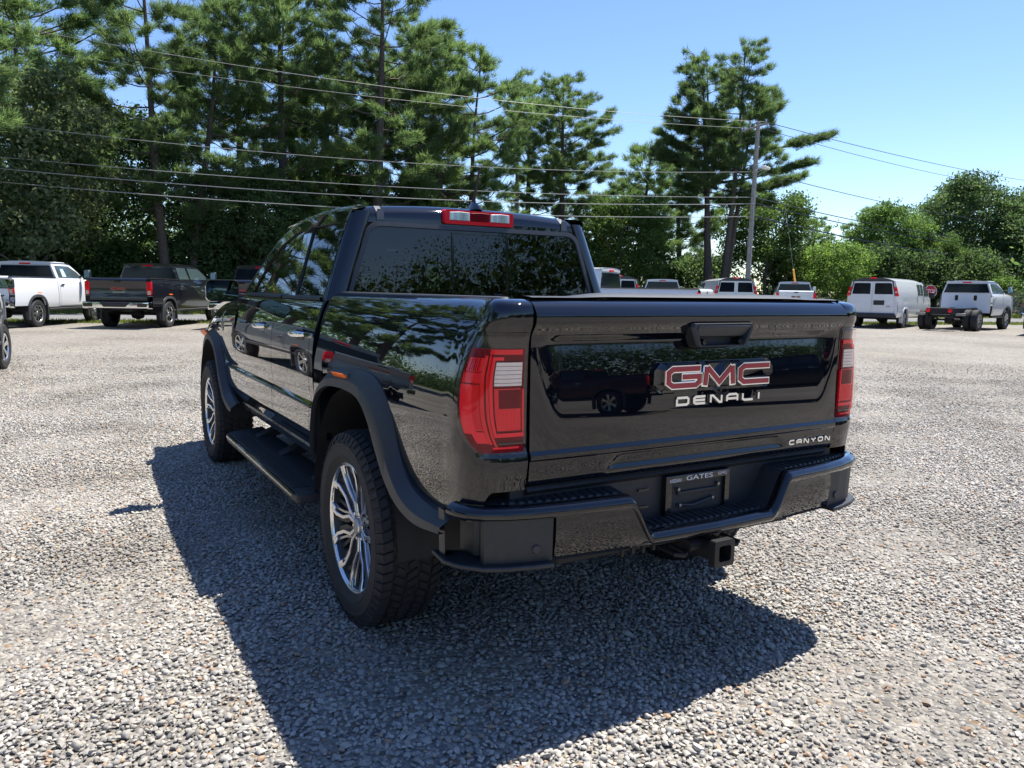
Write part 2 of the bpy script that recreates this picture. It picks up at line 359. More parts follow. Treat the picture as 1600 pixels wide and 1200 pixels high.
# emblem: recessed plinth and three wide letters with chrome rims and red faces
cy0, cz0 = -0.047, 1.090
pl = [(0.255, 0.050), (-0.255, 0.050), (-0.282, 0.02), (-0.282, -0.025), (-0.255, -0.052), (0.255, -0.052), (0.282, -0.025), (0.282, 0.02)]
mb = MB(); mb.grid([[(-1.0, cy0+a, cz0+b) for a, b in pl], [(-1.024, cy0+a, cz0+b) for a, b in pl], [(-1.016, cy0+a*0.88, cz0+b*0.80) for a, b in pl]], cu=True); mb.add([(-1.016, cy0+a*0.88, cz0+b*0.80) for a, b in pl], [tuple(range(8))])
mb.build('emblem_plinth', PAINT, TG, smooth=20)
def stroke(pts, hw, closed=False):                       # outline strip (left, right) of a wide pen along a polyline with mitred corners
    P_ = [np.array(p, float) for p in pts]; n = len(P_); L, R = [], []
    for i in range(n):
        a = P_[i]-P_[i-1] if i > 0 else P_[1]-P_[0]; b = P_[i+1]-P_[i] if i < n-1 else P_[i]-P_[i-1]
        a /= np.linalg.norm(a); b /= np.linalg.norm(b); t = (a+b); t /= np.linalg.norm(t); nn = np.array([-t[1], t[0]]); k = hw/max(0.35, nn @ np.array([-b[1], b[0]]))
        L.append(P_[i]+nn*k); R.append(P_[i]-nn*k)
    return L, R
GL = {'G': [[(0.072, 0.028), (-0.048, 0.028), (-0.066, 0.017), (-0.066, -0.017), (-0.048, -0.028), (0.056, -0.028), (0.072, -0.018), (0.072, 0.001), (-0.004, 0.001)]],
      'M': [[(-0.066, -0.032), (-0.060, 0.032)], [(-0.056, 0.028), (0.0, -0.022), (0.056, 0.028)], [(0.060, 0.032), (0.066, -0.032)]],
      'C': [[(0.076, 0.028), (-0.048, 0.028), (-0.066, 0.017), (-0.066, -0.017), (-0.048, -0.028), (0.076, -0.028)]]}
for ch, oy in (('G', 0.165), ('M', 0.0), ('C', -0.168)):
    for nm, hw, x0, x1, m in (('emblem_letter', 0.0140, -1.012, -1.040, CHROME), ('emblem_inlay', 0.0094, -1.030, -1.0425, BADGE)):
        mb = MB()
        for si, st in enumerate(GL[ch]):
            st = [np.array(p) for p in st]; xx1 = x1-0.0005*si
            if nm == 'emblem_letter':
                st = [q.copy() for q in st]; d0 = (st[0]-st[1])/np.linalg.norm(st[0]-st[1]); d1 = (st[-1]-st[-2])/np.linalg.norm(st[-1]-st[-2]); st[0] = st[0]+d0*0.005; st[-1] = st[-1]+d1*0.005
            L, R = stroke(st, hw)
            q = lambda p, x: (x, cy0+oy-p[0], cz0+p[1])
            rows = [[q(l, x0+0.0003*si), q(l, xx1+0.004), q(l*0.94+r*0.06, xx1), q(l*0.06+r*0.94, xx1), q(r, xx1+0.004), q(r, x0+0.0003*si)] for l, r in zip(L, R)]
            mb.grid(rows); mb.add(rows[0], [tuple(range(6))]); mb.add(rows[-1], [tuple(range(6))])
        mb.build(nm, m, TG, smooth=20)
def word(txt, par, m, y, z, x, width, height, ext=0.004, bev=0.0006, name='letter', rx=0.0):
    me0 = text_mesh(txt, 1.0, 0.0); xs = [v.co.x for v in me0.vertices]; ys = [v.co.y for v in me0.vertices]; wv, hv = max(xs)-min(xs), max(ys)-min(ys)
    me = text_mesh(txt, 1.0, ext/(width/wv), 0.0).copy(); me.materials.clear(); me.materials.append(m)
    return put(name, me, par, (x, y, z), (math.radians(90), 0, math.radians(-90)), (width/wv, height/hv, width/wv))
def letters(strokes_list, par, m, yc, zc, x, total, gap, h, hw, name, narrow=None):
    n = len(strokes_list); lw = (total-gap*(n-1))/(n if narrow is None else n-0.75)
    for i, sts in enumerate(strokes_list):
        mb = MB(); oy = yc+total/2-lw/2-i*(lw+gap)+(lw*0.375 if i == narrow else 0)
        for si, st in enumerate(sts):
            L, R = stroke([(px*(lw/2-hw), pz*(h/2-hw)) for px, pz in st], hw)
            q = lambda p, xx: (xx-0.0004*si, oy-p[0], zc+p[1]); rows = [[q(l, x+0.006), q(l, x), q(r, x), q(r, x+0.006)] for l, r in zip(L, R)]
            mb.grid(rows); mb.add(rows[0], [(0, 1, 2, 3)]); mb.add(rows[-1], [(0, 1, 2, 3)])
        mb.build(name, m, par, smooth=None)
D_ = [[(-1, 1), (0.75, 1), (1, 0.6), (1, -0.6), (0.75, -1), (-1, -1), (-1, 0.7)]]
E_ = [[(1, 1), (-0.7, 1), (-1, 0.6), (-1, -0.6), (-0.7, -1), (1, -1)], [(-1, 0), (0.95, 0)]]
N_ = [[(-1, -1), (-1, 1), (-0.6, 1), (0.6, -1), (1, -1), (1, 1)]]
A_ = [[(-1, -1), (-1, 0.5), (-0.6, 1), (0.7, 1), (1, 0.6), (1, -1)], [(-1, -0.25), (1, -0.25)]]
L_ = [[(-1, 1), (-1, -0.6), (-0.7, -1), (1, -1)]]
I_ = [[(0, 1), (0, -1)]]
C_ = [[(1, 1), (-0.7, 1), (-1, 0.6), (-1, -0.6), (-0.7, -1), (1, -1)]]
Y_ = [[(-1, 1), (-0.2, 0), (1, 1)], [(0, -0.1), (0, -1)]]
O_ = [[(-0.7, 1), (0.7, 1), (1, 0.6), (1, -0.6), (0.7, -1), (-0.7, -1), (-1, -0.6), (-1, 0.6), (-0.7, 1)]]
letters([D_, E_, N_, A_, L_, I_], TG, CHROME, -0.067, 1.006, -1.0262, 0.405, 0.018, 0.032, 0.0042, 'trim_letter', narrow=5)
letters([C_, A_, N_, Y_, O_, N_], TG, CHROME, -0.560, 0.814, -1.0245, 0.235, 0.010, 0.020, 0.0030, 'model_letter')
# ---- cab: doors and lower sides
dw = pchip([0.56, 0.60, 0.655, 0.675, 0.745, 0.80, 0.822, 0.86, 0.95, 1.05, 1.13, 1.20, 1.26, 1.295, 1.308], [0.855, 0.868, 0.888, 0.900, 0.906, 0.906, 0.889, 0.898, 0.905, 0.904, 0.896, 0.882, 0.864, 0.850, 0.835])
def plan_in(x):                                           # the nose narrows
    return 0.0 if x < 3.0 else 0.045*((x-3.0)/1.0)**2
def side_sheet(x0, x1, zb, zt, n=30, nz=46, yf=None):
    rows = []; yf = yf or (lambda x, z: dw(z)-plan_in(x))
    for x in np.linspace(x0, x1, n):
        b, t = zb(x), zt(x); row = [(x, yf(x, b)-0.018, b)]
        zz = sorted(list(np.linspace(b, t, nz))+[k for k in (0.80, 0.822, 0.675, 0.655, 1.295) if b < k < t]); zz = (zz+[t]*5)[:nz+5]
        row += [(x, yf(x, z), z) for z in zz]; row.append((x, yf(x, t)-0.03, t+0.002)); rows.append(row)
    rows = [[(x, y-0.018, z) for x, y, z in rows[0]]]+rows+[[(x, y-0.018, z) for x, y, z in rows[-1]]]
    return MB().grid(rows)
KL, ZB, YB = 0.33, 1.31, 0.832
lean = lambda z: YB-KL*(z-ZB)-0.10*max(0, z-1.66)**1.3
LO, HI = (lambda x: 0.585), (lambda x: 1.308)
def door_bottom_r(x): return max(0.585, arch_z(x) or 0) if x < 0.49 else 0.585
def ring_strip(outer, inner, yoff=0.0, depth=0.03, proud=0.0):
    """window frame between two outlines (x, z) on the leaning side of the cab"""
    n = len(outer); L3 = lambda q, o: (q[0], lean(q[1])+o, q[1])
    return MB().grid([[L3(q, -depth) for q in outer], [L3(q, proud) for q in outer], [L3(q, proud) for q in inner], [L3(q, -depth) for q in inner]], cu=True)
def outline(pts, n=64): return spline(pts, n, closed=True)
def dens(pts, k=8):                                       # straight-sided outline with extra points
    o = []
    for i in range(len(pts)):
        a, b = np.array(pts[i]), np.array(pts[(i+1) % len(pts)])
        for t in range(k): o.append(a+(b-a)*t/k)
    return [tuple(q) for q in o]
rear_g = dens([(0.735, 1.322), (0.760, 1.40), (0.80, 1.54), (0.818, 1.66), (0.815, 1.690), (0.85, 1.694), (1.25, 1.692), (1.25, 1.66), (1.225, 1.50), (1.20, 1.322)])
rear_o = dens([(0.692, 1.306), (0.698, 1.40), (0.702, 1.54), (0.705, 1.68), (0.706, 1.738), (0.85, 1.748), (1.31, 1.745), (1.325, 1.66), (1.31, 1.50), (1.285, 1.306)])
frnt_g = dens([(1.345, 1.322), (1.375, 1.50), (1.40, 1.66), (1.408, 1.694), (1.45, 1.692), (1.62, 1.672), (1.83, 1.622), (2.03, 1.525), (2.19, 1.40), (2.235, 1.322)])
frnt_o = dens([(1.290, 1.306), (1.315, 1.50), (1.330, 1.66), (1.316, 1.745), (1.50, 1.738), (1.70, 1.712), (1.92, 1.655), (2.13, 1.55), (2.33, 1.40), (2.46, 1.306)])
def door(name, x0, x1, zb, o, g, hx0, m):
    mir = (lambda b: b.mirror()) if m else (lambda b: b)
    d = mir(side_sheet(x0, x1, zb, HI)).build('door', PAINT, T, smooth=40)
    mir(ring_strip(o, g)).build('window_frame', PAINT, d, smooth=30)
    gi = [((q[0]-np.mean([p[0] for p in g]))*0.975+np.mean([p[0] for p in g]), (q[1]-np.mean([p[1] for p in g]))*0.965+np.mean([p[1] for p in g])) for q in g]
    mir(ring_strip(g, gi, proud=-0.004, depth=0.02)).build('window_seal', PLASTIC, d, smooth=30)
    mb = MB(); mb.add([(q[0], lean(q[1])-0.010, q[1]) for q in g], [tuple(range(len(g)))]); mir(mb).build('window_glass', GLASS_P if name == 'r' else GLASS_F, d, smooth=None)
    # handle: dark cup and chrome pull
    mb = MB(); cx = hx0; rr = rrect(0.085, 0.030, 0.028, 5); mb.add([(cx+a, 0.8985, 1.135+b) for a, b in rr], [tuple(range(len(rr)))]); mir(mb).build('handle_cup', GLOSSB, d, smooth=None)
    mb = MB(); rows = []
    for t in np.linspace(0, 1, 15):
        xx = cx-0.115+0.23*t; y = 0.900+0.036*math.sin(math.pi*t)**0.4; h = 0.017*(0.55+0.45*math.sin(math.pi*t)**0.5); c = (xx, y, 1.143)
        rows.append([(xx, y+0.010*math.cos(a), 1.143+h*math.sin(a)) for a in np.linspace(0, 2*math.pi, 11)[:-1]])
    mb.grid(rows, cu=True); mb.add(rows[0], [tuple(range(10))]); mb.add(rows[-1], [tuple(range(10))]); mir(mb).build('handle', CHROME, d)
    # dark strip under the glass
    mb = MB(); mb.grid([[(x, lean(z)+k, z) for x in np.linspace(x0+0.01, min(x1, 2.36)-0.01, 12)] for k, z in ((0.000, 1.305), (0.010, 1.308), (0.010, 1.322), (-0.004, 1.326))]); mir(mb).build('belt_strip', PLASTIC, d)
    return d
for m in (False, True):
    dr = door('r', 0.692, 1.438, door_bottom_r, rear_o, rear_g, 0.865, m); df = door('f', 1.444, 2.462, LO, frnt_o, frnt_g, 1.70, m)
    fx = (lambda b: b.mirror()) if m else (lambda b: b)
    if not m:
        letters([D_, E_, N_, A_, L_, I_], df, CHROME, 0, 0, 0, 0.22, 0.009, 0.026, 0.0036, 'trim_letter', narrow=5)
        for o in [c for c in df.children if c.name.startswith('trim_letter')]: o.rotation_euler = (0, 0, math.radians(-90)); o.location = (2.28, 0.909, 0.745)
    # cab corner behind the rear door, sill under the doors
    fx(side_sheet(0.622, 0.687, lambda x: 0.66, HI, n=5)).build('cab_corner', PAINT, T, smooth=40)
    fx(MB().grid([[(x, y, z) for x in np.linspace(0.52, 2.46, 10)] for y, z in ((0.80, 0.60), (0.862, 0.592), (0.868, 0.575), (0.855, 0.535), (0.80, 0.525))])).build('rocker_panel', GLOSSB, T)
    # fender
    ft = pchip([2.46, 3.0, 3.34, 3.60, 3.85, 4.05, 4.2], [1.285, 1.255, 1.225, 1.180, 1.115, 1.06, 1.0])
    fb = lambda x: max(0.60, arch_z(x) or 0) if x > 2.8 else 0.60
    def fy(x, z):
        zt = ft(x); base = dw(min(z, 1.05))-plan_in(x); k = max(0, (z-(zt-0.16))/0.16); return base-0.085*k**2.2
    fen = fx(side_sheet(2.468, 4.12, fb, ft, n=56, yf=fy)).build('fender', PAINT, T, smooth=45)
    # ---- wheel-arch flares
    def flare(xc, outer, inner, lens=None):
        O = spline(outer, 60); I = spline(inner, 60); rows = []
        for o, i in zip(O, I):
            q = lambda t, y: (o[0]+(i[0]-o[0])*t, y-plan_in(o[0]), o[1]+(i[1]-o[1])*t)
            rows.append([q(0, 0.880), q(0, 0.905), q(0.05, 0.911), q(0.46, 0.940), q(0.54, 0.946), q(0.97, 0.952), q(1.0, 0.948), q(1.0, 0.930)])
        f = fx(MB().grid(rows)).build('wheel_flare', FLARE, T, smooth=28)
        if lens:
            a, b = lens; mb = MB(); rr = rrect(0.088, 0.0215, 0.007, 3); ang = math.atan2(b[1]-a[1], b[0]-a[0]); cxm, czm = (a[0]+b[0])/2, (a[1]+b[1])/2
            mk = lambda s, y, tilt: [(cxm+u*s*math.cos(ang)-v*s*math.sin(ang), y-tilt*v, czm+u*s*math.sin(ang)+v*s*math.cos(ang)) for u, v in rr]
            g = [mk(1.10, 0.912, 0.7), mk(1.10, 0.927, 0.7), mk(1.0, 0.932, 0.7)]; mb.grid(g, cu=True); fx(mb).build('marker_bezel', TRIMGREY, f)
            mb = MB(); g = [mk(0.98, 0.920, 0.7), mk(0.97, 0.9355, 0.7), mk(0.90, 0.938, 0.7)]; mb.grid(g, cu=True); mb.add(g[-1], [tuple(range(len(rr)))]); fx(mb).build('marker_lens', AMBER, f)
    flare(0, [(0.532, 0.60), (0.528, 0.72), (0.512, 0.83), (0.455, 0.930), (0.335, 1.010), (0.15, 1.040), (-0.05, 1.050), (-0.21, 1.036), (-0.325, 0.980), (-0.400, 0.895), (-0.465, 0.785), (-0.555, 0.705), (-0.69, 0.672), (-0.885, 0.670)],
          [(0.520, 0.60), (0.514, 0.70), (0.490, 0.80), (0.420, 0.890), (0.28, 0.945), (0.12, 0.962), (-0.02, 0.962), (-0.15, 0.945), (-0.25, 0.880), (-0.335, 0.78), (-0.43, 0.685), (-0.55, 0.625), (-0.70, 0.605), (-0.885, 0.625)], ((0.235, 1.000), (-0.03, 1.008)))
    flare(WB, [(4.00, 0.56), (3.93, 0.72), (3.85, 0.86), (3.74, 0.95), (3.57, 1.010), (3.36, 1.036), (3.16, 1.022), (3.01, 0.955), (2.915, 0.85), (2.83, 0.735), (2.715, 0.632), (2.54, 0.580), (2.46, 0.572)],
          [(3.93, 0.56), (3.86, 0.68), (3.79, 0.80), (3.68, 0.88), (3.52, 0.938), (3.36, 0.955), (3.20, 0.945), (3.06, 0.90), (2.96, 0.80), (2.87, 0.68), (2.74, 0.575), (2.58, 0.525), (2.46, 0.515)], ((3.62, 0.985), (3.48, 1.005)))
    # wheel houses
    for xc in (0.0, WB):
        mb = MB(); rows = []
        for a in np.linspace(2, 178, 30):
            a = math.radians(a); c_, s_ = math.cos(a), math.sin(a); rx, rz = 0.518, 0.572
            rows.append([(xc+rx*c_, y, HUB+rz*s_) for y in (0.934, 0.45)])
        mb.grid(rows); mb.add([r[1] for r in rows], [tuple(range(len(rows)))]); fx(mb).build('wheel_house', CHASSIS, T)
    # running board with two arms
    RB = MB(); bp = [(0.515, 0.76), (0.49, 1.0), (0.50, 1.018), (0.56, 1.022), (2.10, 1.030), (2.18, 1.024), (2.25, 0.985), (2.36, 0.76)]
    g = [[(x, y, 0.378) for x, y in bp], [(x, y+0.004*(y > 1), 0.40) for x, y in bp], [(x, y, 0.422) for x, y in bp]]
    RB.grid(g, cu=True); RB.add(g[0], [tuple(range(8))]); RB.add(g[2], [tuple(range(8))])
    rb = fx(RB).build('running_board', PLASTIC, T, bevel=0.006)
    fx(MB().grid([[(x, y, z) for x in np.linspace(0.54, 2.14, 8)] for y, z in ((1.018, 0.4235), (1.026, 0.4245), (1.034, 0.418), (1.036, 0.408))])).build('edge_trim', GLOSSB, rb)
    for q in range(7):
        fx(MB().box((1.35, 0.925+q*0.012, 0.4245), (1.45, 0.005, 0.005))).build('grip_rib', PLASTIC, rb, smooth=None)
    for xx in (0.75, 1.42, 2.02): fx(MB().hexa([(xx-0.05, 0.62, 0.46), (xx+0.05, 0.62, 0.46), (xx+0.05, 0.93, 0.376), (xx-0.05, 0.93, 0.376)], [(xx-0.05, 0.62, 0.53), (xx+0.05, 0.62, 0.53), (xx+0.05, 0.93, 0.40), (xx-0.05, 0.93, 0.40)])).build('support_arm', CHASSIS, rb)
    # mirror
    mx, my, mz = 2.20, 1.02, 1.338
    rr = rrect(0.098, 0.068, 0.03, 5); rows = [[(mx, my+a, mz+b) for a, b in rr], [(mx+0.03, my+a*1.03, mz+b*1.03) for a, b in rr], [(mx+0.10, my-0.01+a*0.9, mz+b*0.88) for a, b in rr], [(mx+0.145, my-0.03+a*0.5, mz+b*0.5) for a, b in rr]]
    mb = MB(); mb.grid(rows, cu=True); mb.add(rows[-1], [tuple(range(len(rr)))]); mir_ = fx(mb).build('door_mirror', PAINT, T, smooth=50)
    mb = MB(); mb.grid([[(mx+0.001, my+a, mz+b) for a, b in rr], [(mx-0.004, my+a*.985, mz+b*.98) for a, b in rr], [(mx+0.006, my+a*.93, mz+b*.90) for a, b in rr]], cu=True); fx(mb).build('mirror_rim', PLASTIC, mir_)
    mb = MB(); mb.add([(mx+0.004+a*0.03, my+a*.95, mz+b*.93) for a, b in rr], [tuple(range(len(rr)))]); fx(mb).build('mirror_glass', mat('darkened_mirror', (0.10, 0.13, 0.13), 0.02, 1.0), mir_, smooth=None)  # glass colour darkened to imitate a reflection of dark trees
    fx(MB().hexa([(mx+0.02, 0.83, mz-0.10), (mx+0.11, 0.83, mz-0.10), (mx+0.09, 0.95, mz-0.066), (mx+0.03, 0.95, mz-0.066)], [(mx+0.02, 0.83, mz-0.055), (mx+0.11, 0.83, mz-0.055), (mx+0.09, 0.95, mz-0.04), (mx+0.03, 0.95, mz-0.04)])).build('mirror_arm', GLOSSB, mir_, bevel=0.006)
# ---- cab rear wall, pillars, roof
def cab_corner_path(z):                                   # from the rear-window opening round to the rear door edge
    k = (z-1.30)/0.44; yl = lean(z)-0.003; xr = 0.622+0.052*k; yg = 0.742-0.145*k; pts = []
    for a in np.linspace(0, 90, 14):
        a = math.radians(a); e = 2/2.6; pts.append((xr+0.07*(1-math.cos(a)**e)*1.0, yg+(yl-yg)*math.sin(a)**e))
    return [(xr+0.014, yg-0.008), (xr+0.003, yg-0.003)]+pts[0:]
for m in (False, True):
    fx = (lambda b: b.mirror()) if m else (lambda b: b)
    fx(MB().grid([[(x, y, z) for x, y in cab_corner_path(z)] for z in np.linspace(1.29, 1.742, 24)])).build('cab_pillar', PAINT, T, smooth=50)
def roof_z(x, y):
    u = abs(y)/0.66; zc = 1.790+0.022*math.sin(min(1, max(0, (x-0.64)/1.4))*math.pi*0.5)-0.105*max(0, (x-1.55)/0.9)**2.2
    z = zc-0.030*u**2.4-0.045*max(0, u-0.86)**1.5*8
    if 0.52 < abs(y) < 0.565: z -= 0.012
    return z-0.035*max(0, (0.748-x)/0.06)**2
def roof():
    rows = []; ys = list(np.linspace(-0.672, 0.672, 61)); ys = sorted(ys+[s*q for s in (1, -1) for q in (0.519, 0.521, 0.564, 0.566)])
    for x in list(np.linspace(0.688, 0.765, 9))+list(np.linspace(0.80, 2.0, 26)):
        rows.append([(x, y*(1-0.05*max(0, x-1.5)), roof_z(x, y)) for y in ys])
    rows = [[(0.682, y, 1.690) for y in ys], [(0.683, y, 1.712) for y in ys], [(0.684, y, max(1.714, roof_z(0.688, y)-0.006)) for y in ys]]+rows
    return MB().grid(rows)
RF = roof().build('roof', PAINT, T, smooth=40)
for s in (1, -1):
    mb = MB(); rows = []
    for x in [0.678, 0.680]+list(np.linspace(0.690, 2.0, 30)):
        z = roof_z(max(x, 0.688), 0.54)+0.010 if x > 0.685 else (1.70 if x < 0.679 else 1.752); w = 0.019
        rows.append([(x, s*(0.541-w)*(1-0.05*max(0, x-1.5)), z-0.006), (x, s*(0.541-w*.8)*(1-0.05*max(0, x-1.5)), z+0.004), (x, s*(0.541+w*.8)*(1-0.05*max(0, x-1.5)), z+0.003), (x, s*(0.541+w)*(1-0.05*max(0, x-1.5)), z-0.007)])
    mb.grid(rows).build('roof_moulding', mat('ditch_moulding', (0.16, 0.155, 0.15), 0.35), RF)
# roof side rails between roof and doors
for m in (False, True):
    fx = (lambda b: b.mirror()) if m else (lambda b: b); mb = MB(); rows = []
    top = spline([(0.69, 1.752), (1.0, 1.762), (1.45, 1.755), (1.75, 1.725), (1.98, 1.668), (2.2, 1.56), (2.45, 1.39), (2.56, 1.30)], 40)
    for x, z in top:
        y = lean(min(z, 1.745))-0.004; yi = 0.655 if x < 1.5 else 0.655-0.02*(x-1.5); k = max(0, x-1.9)
        rows.append([(x, y, z-0.016), (x, y-0.004, z), (x+0.004, y-0.018, z+0.014), (x+0.012, min(yi, y-0.03)-0.012, z+0.020+0.006*k), (x+0.05, y-0.09, z+0.022)])
    fx(mb.grid(rows)).build('roof_rail', PAINT, T, smooth=60)
# rear window: sealed frame and three panes
gz0, gz1 = 1.285, 1.694
def gx(z): return 0.642+0.048*(z-1.29)
def gw(z): return 0.741-0.136*(z-1.30)/0.40
def trap(hwk, z0, z1, x, r=0.05, n=6):
    o = []
    for cx, cz, a0 in ((1, 1, 0), (-1, 1, 90), (-1, -1, 180), (1, -1, 270)):
        for k in range(n+1):
            a = math.radians(a0+90*k/n); zz = (z1-r if cz > 0 else z0+r)+r*math.sin(a); yy = cx*(gw(zz)*hwk-r)+r*math.cos(a); o.append((gx(zz)+x, yy, zz))
    return o
mb = MB(); mb.grid([trap(1.0, gz0, gz1, 0.004, 0.055), trap(1.0, gz0, gz1, -0.006, 0.055), trap(0.965, gz0+0.012, gz1-0.022, -0.009, 0.05), trap(0.955, gz0+0.016, gz1-0.030, 0.006, 0.045)], cu=True)
RW = mb.build('rear_window', TRIMGREY, T, smooth=30)
mb = MB(); mb.add(trap(0.96, gz0+0.014, gz1-0.026, -0.001, 0.045), [tuple(range(28))]); mb.build('window_glass', GLASS_P, RW, smooth=None)
fr = [(0.165, 1.335), (0.165, 1.660), (-0.165, 1.660), (-0.165, 1.335)]
mb = MB(); mb.grid([[(gx(z)-0.001, y, z) for y, z in fr], [(gx(z)-0.007, y, z) for y, z in fr], [(gx(z)-0.007, y*0.94, 1.5035+(z-1.5035)*0.95) for y, z in fr], [(gx(z)-0.001, y*0.94, 1.5035+(z-1.5035)*0.95) for y, z in fr]], cu=True).build('slider_frame', GLOSSB, RW, smooth=20)
mb = MB(); mb.add([(gx(z)-0.003, y*0.95, 1.5035+(z-1.5035)*0.96) for y, z in fr], [(0, 1, 2, 3)]); mb.build('slider_glass', GLASS_P, RW, smooth=None)
MB().box((gx(1.34)-0.010, -0.10, 1.343), (0.008, 0.05, 0.012)).build('slider_latch', PLASTIC, RW, bevel=0.002)
MB().grid([[(0.628, y, z) for y in np.linspace(-0.80, 0.80, 8)] for z in (0.70, 1.30)]).build('cab_back', PAINT, T)
# high brake light
rr = rrect(0.205, 0.036, 0.012, 4)
mk = lambda k, x, dz=0: [(x, a*k, 1.748+dz+b*k-0.010*abs(a)/0.2) for a, b in rr]
mb = MB(); mb.grid([mk(1, 0.71), mk(1, 0.668), mk(0.985, 0.660)], cu=True); mb.add(mk(0.985, 0.660), [tuple(range(len(rr)))]); CH = mb.build('high_brake_light', REDB, T, smooth=40)
for nm, a0, a1, m_ in (('cargo_lens', 0.175, 0.062, CLEARL), ('cargo_lens', -0.062, -0.175, CLEARL), ('brake_lens', 0.055, -0.055, REDD)):
    mb = MB(); q = [(a0, -0.022), (a0, 0.018), ((a0+a1)/2, 0.022), (a1, 0.020), (a1, -0.022), ((a0+a1)/2, -0.023)]
    g = [[(x, y*k+(1-k)*(a0+a1)/2, 1.744+z*k) for y, z in q] for x, k in ((0.664, 1), (0.657, 1), (0.655, 0.93))]; mb.grid(g, cu=True); mb.add(g[-1], [tuple(range(6))]); mb.build(nm, m_, CH)
# antenna
mb = MB(); rows = []
for t in np.linspace(0, 1, 8): rows.append([(0.74-0.07*math.cos(a)*(1-0.75*t**1.5)+0.02*t, -0.01+0.035*math.sin(a)*(1-0.8*t), 1.787+0.048*t) for a in np.linspace(0, 2*math.pi, 17)[:-1]])
mb.grid(rows, cu=True); mb.add(rows[-1], [tuple(range(16))]); AN = mb.build('antenna', PAINT, T)
MB().tube([(0.755, -0.010, 1.83), (0.735, -0.013, 1.90), (0.70, -0.018, 2.005)], [0.010, 0.0072, 0.0055], 10).build('antenna_mast', PLASTIC, AN)
# windscreen, hood, nose
MB().grid([[(2.0-0.05*abs(y)+(0.62)*t, y*(0.93+0.17*t), roof_z(1.98, 0)-0.012-0.43*t-0.03*(abs(y)/0.66)**2) for y in np.linspace(-0.66, 0.66, 16)] for t in np.linspace(0, 1, 8)]).build('windscreen', GLASS_F, T)
MB().grid([[(x, y, (1.285-0.115*((x-2.5)/1.62)**2)-0.0+0.03*math.cos(y/0.8*1.5)-0.006) for y in np.linspace(-0.80+0.03*max(0, x-3.4), 0.80-0.03*max(0, x-3.4), 24)] for x in np.linspace(2.48, 4.14, 24)]).build('hood', PAINT, T)
mb = MB(); pts = [(4.08, 0.80), (4.17, 0.72), (4.21, 0.55), (4.24, 0.3), (4.25, 0)]; pts = pts+[(x, -y) for x, y in pts[::-1][1:]]
mb.grid([[(x+dx, y, z) for x, y in pts] for dx, z in ((-0.12, 1.06), (-0.05, 1.02), (0.0, 0.92), (0.03, 0.75), (0.05, 0.62), (0.0, 0.48), (-0.12, 0.44))]); mb.build('front_bumper', PLASTIC, T)
# ---- interior
for y in (0.37, -0.37):
    mb = MB(); mb.hexa([(1.50, y-0.25, 0.85), (1.68, y-0.25, 0.85), (1.68, y+0.25, 0.85), (1.50, y+0.25, 0.85)], [(1.30, y-0.21, 1.40), (1.41, y-0.21, 1.40), (1.41, y+0.21, 1.40), (1.30, y+0.21, 1.40)])
    mb.hexa([(1.29, y-0.13, 1.43), (1.38, y-0.13, 1.43), (1.38, y+0.13, 1.43), (1.29, y+0.13, 1.43)], [(1.27, y-0.11, 1.60), (1.35, y-0.11, 1.60), (1.35, y+0.11, 1.60), (1.27, y+0.11, 1.60)])
    mb.box((1.75, y, 0.88), (0.5, 0.5, 0.14)); mb.build('seat', SEAT, T, bevel=0.03)
mb = MB(); mb.hexa([(0.86, -0.62, 0.85), (1.0, -0.62, 0.85), (1.0, 0.62, 0.85), (0.86, 0.62, 0.85)], [(0.72, -0.60, 1.36), (0.82, -0.60, 1.36), (0.82, 0.60, 1.36), (0.72, 0.60, 1.36)])
for y in (0.42, -0.42): mb.hexa([(0.72, y-0.13, 1.37), (0.80, y-0.13, 1.37), (0.80, y+0.13, 1.37), (0.72, y+0.13, 1.37)], [(0.71, y-0.11, 1.50), (0.77, y-0.11, 1.50), (0.77, y+0.11, 1.50), (0.71, y+0.11, 1.50)])
mb.build('rear_bench', SEAT, T, bevel=0.03)
MB().hexa([(2.2, -0.78, 0.9), (2.6, -0.78, 0.9), (2.6, 0.78, 0.9), (2.2, 0.78, 0.9)], [(2.28, -0.74, 1.26), (2.62, -0.74, 1.22), (2.62, 0.74, 1.22), (2.28, 0.74, 1.26)]).build('dashboard', SEAT, T, bevel=0.02)
mb = MB(); c = Vector((2.08, 0.37, 1.17)); ax1 = Vector((0, 1, 0)); ax2 = Vector((-0.35, 0, 0.94)).normalized()
mb.tube([c+ax1*0.185*math.cos(a)+ax2*0.185*math.sin(a) for a in np.linspace(0, 2*math.pi, 33)], 0.015, 8, caps=False); mb.tube([c-ax1*0.18, c+ax1*0.18], 0.02, 6); mb.tube([c, c+Vector((0.2, 0, -0.1))], 0.03, 6); mb.build('steering_wheel', SEAT, T)
mb = MB(); mb.box((2.05, 0.0, 1.60), (0.03, 0.22, 0.06)); mb.build('inner_mirror', SEAT, T, bevel=0.01)
mb = MB(); mb.box((1.5, 0.0, 0.62), (1.9, 1.62, 0.04)); mb.box((1.5, 0.815, 0.92), (1.72, 0.02, 0.74)); mb.box((1.5, -0.815, 0.92), (1.72, 0.02, 0.74)); mb.box((0.66, 0, 0.95), (0.02, 1.6, 0.62)); mb.box((1.33, 0, 1.715), (1.25, 1.16, 0.012)); mb.build('cab_lining', SEAT, T)
mb = MB(); mb.add([(1.95, 0.70, 1.33), (2.16, 0.70, 1.33), (2.16, 0.70, 1.36), (1.95, 0.70, 1.36)], [(0, 1, 2, 3)])
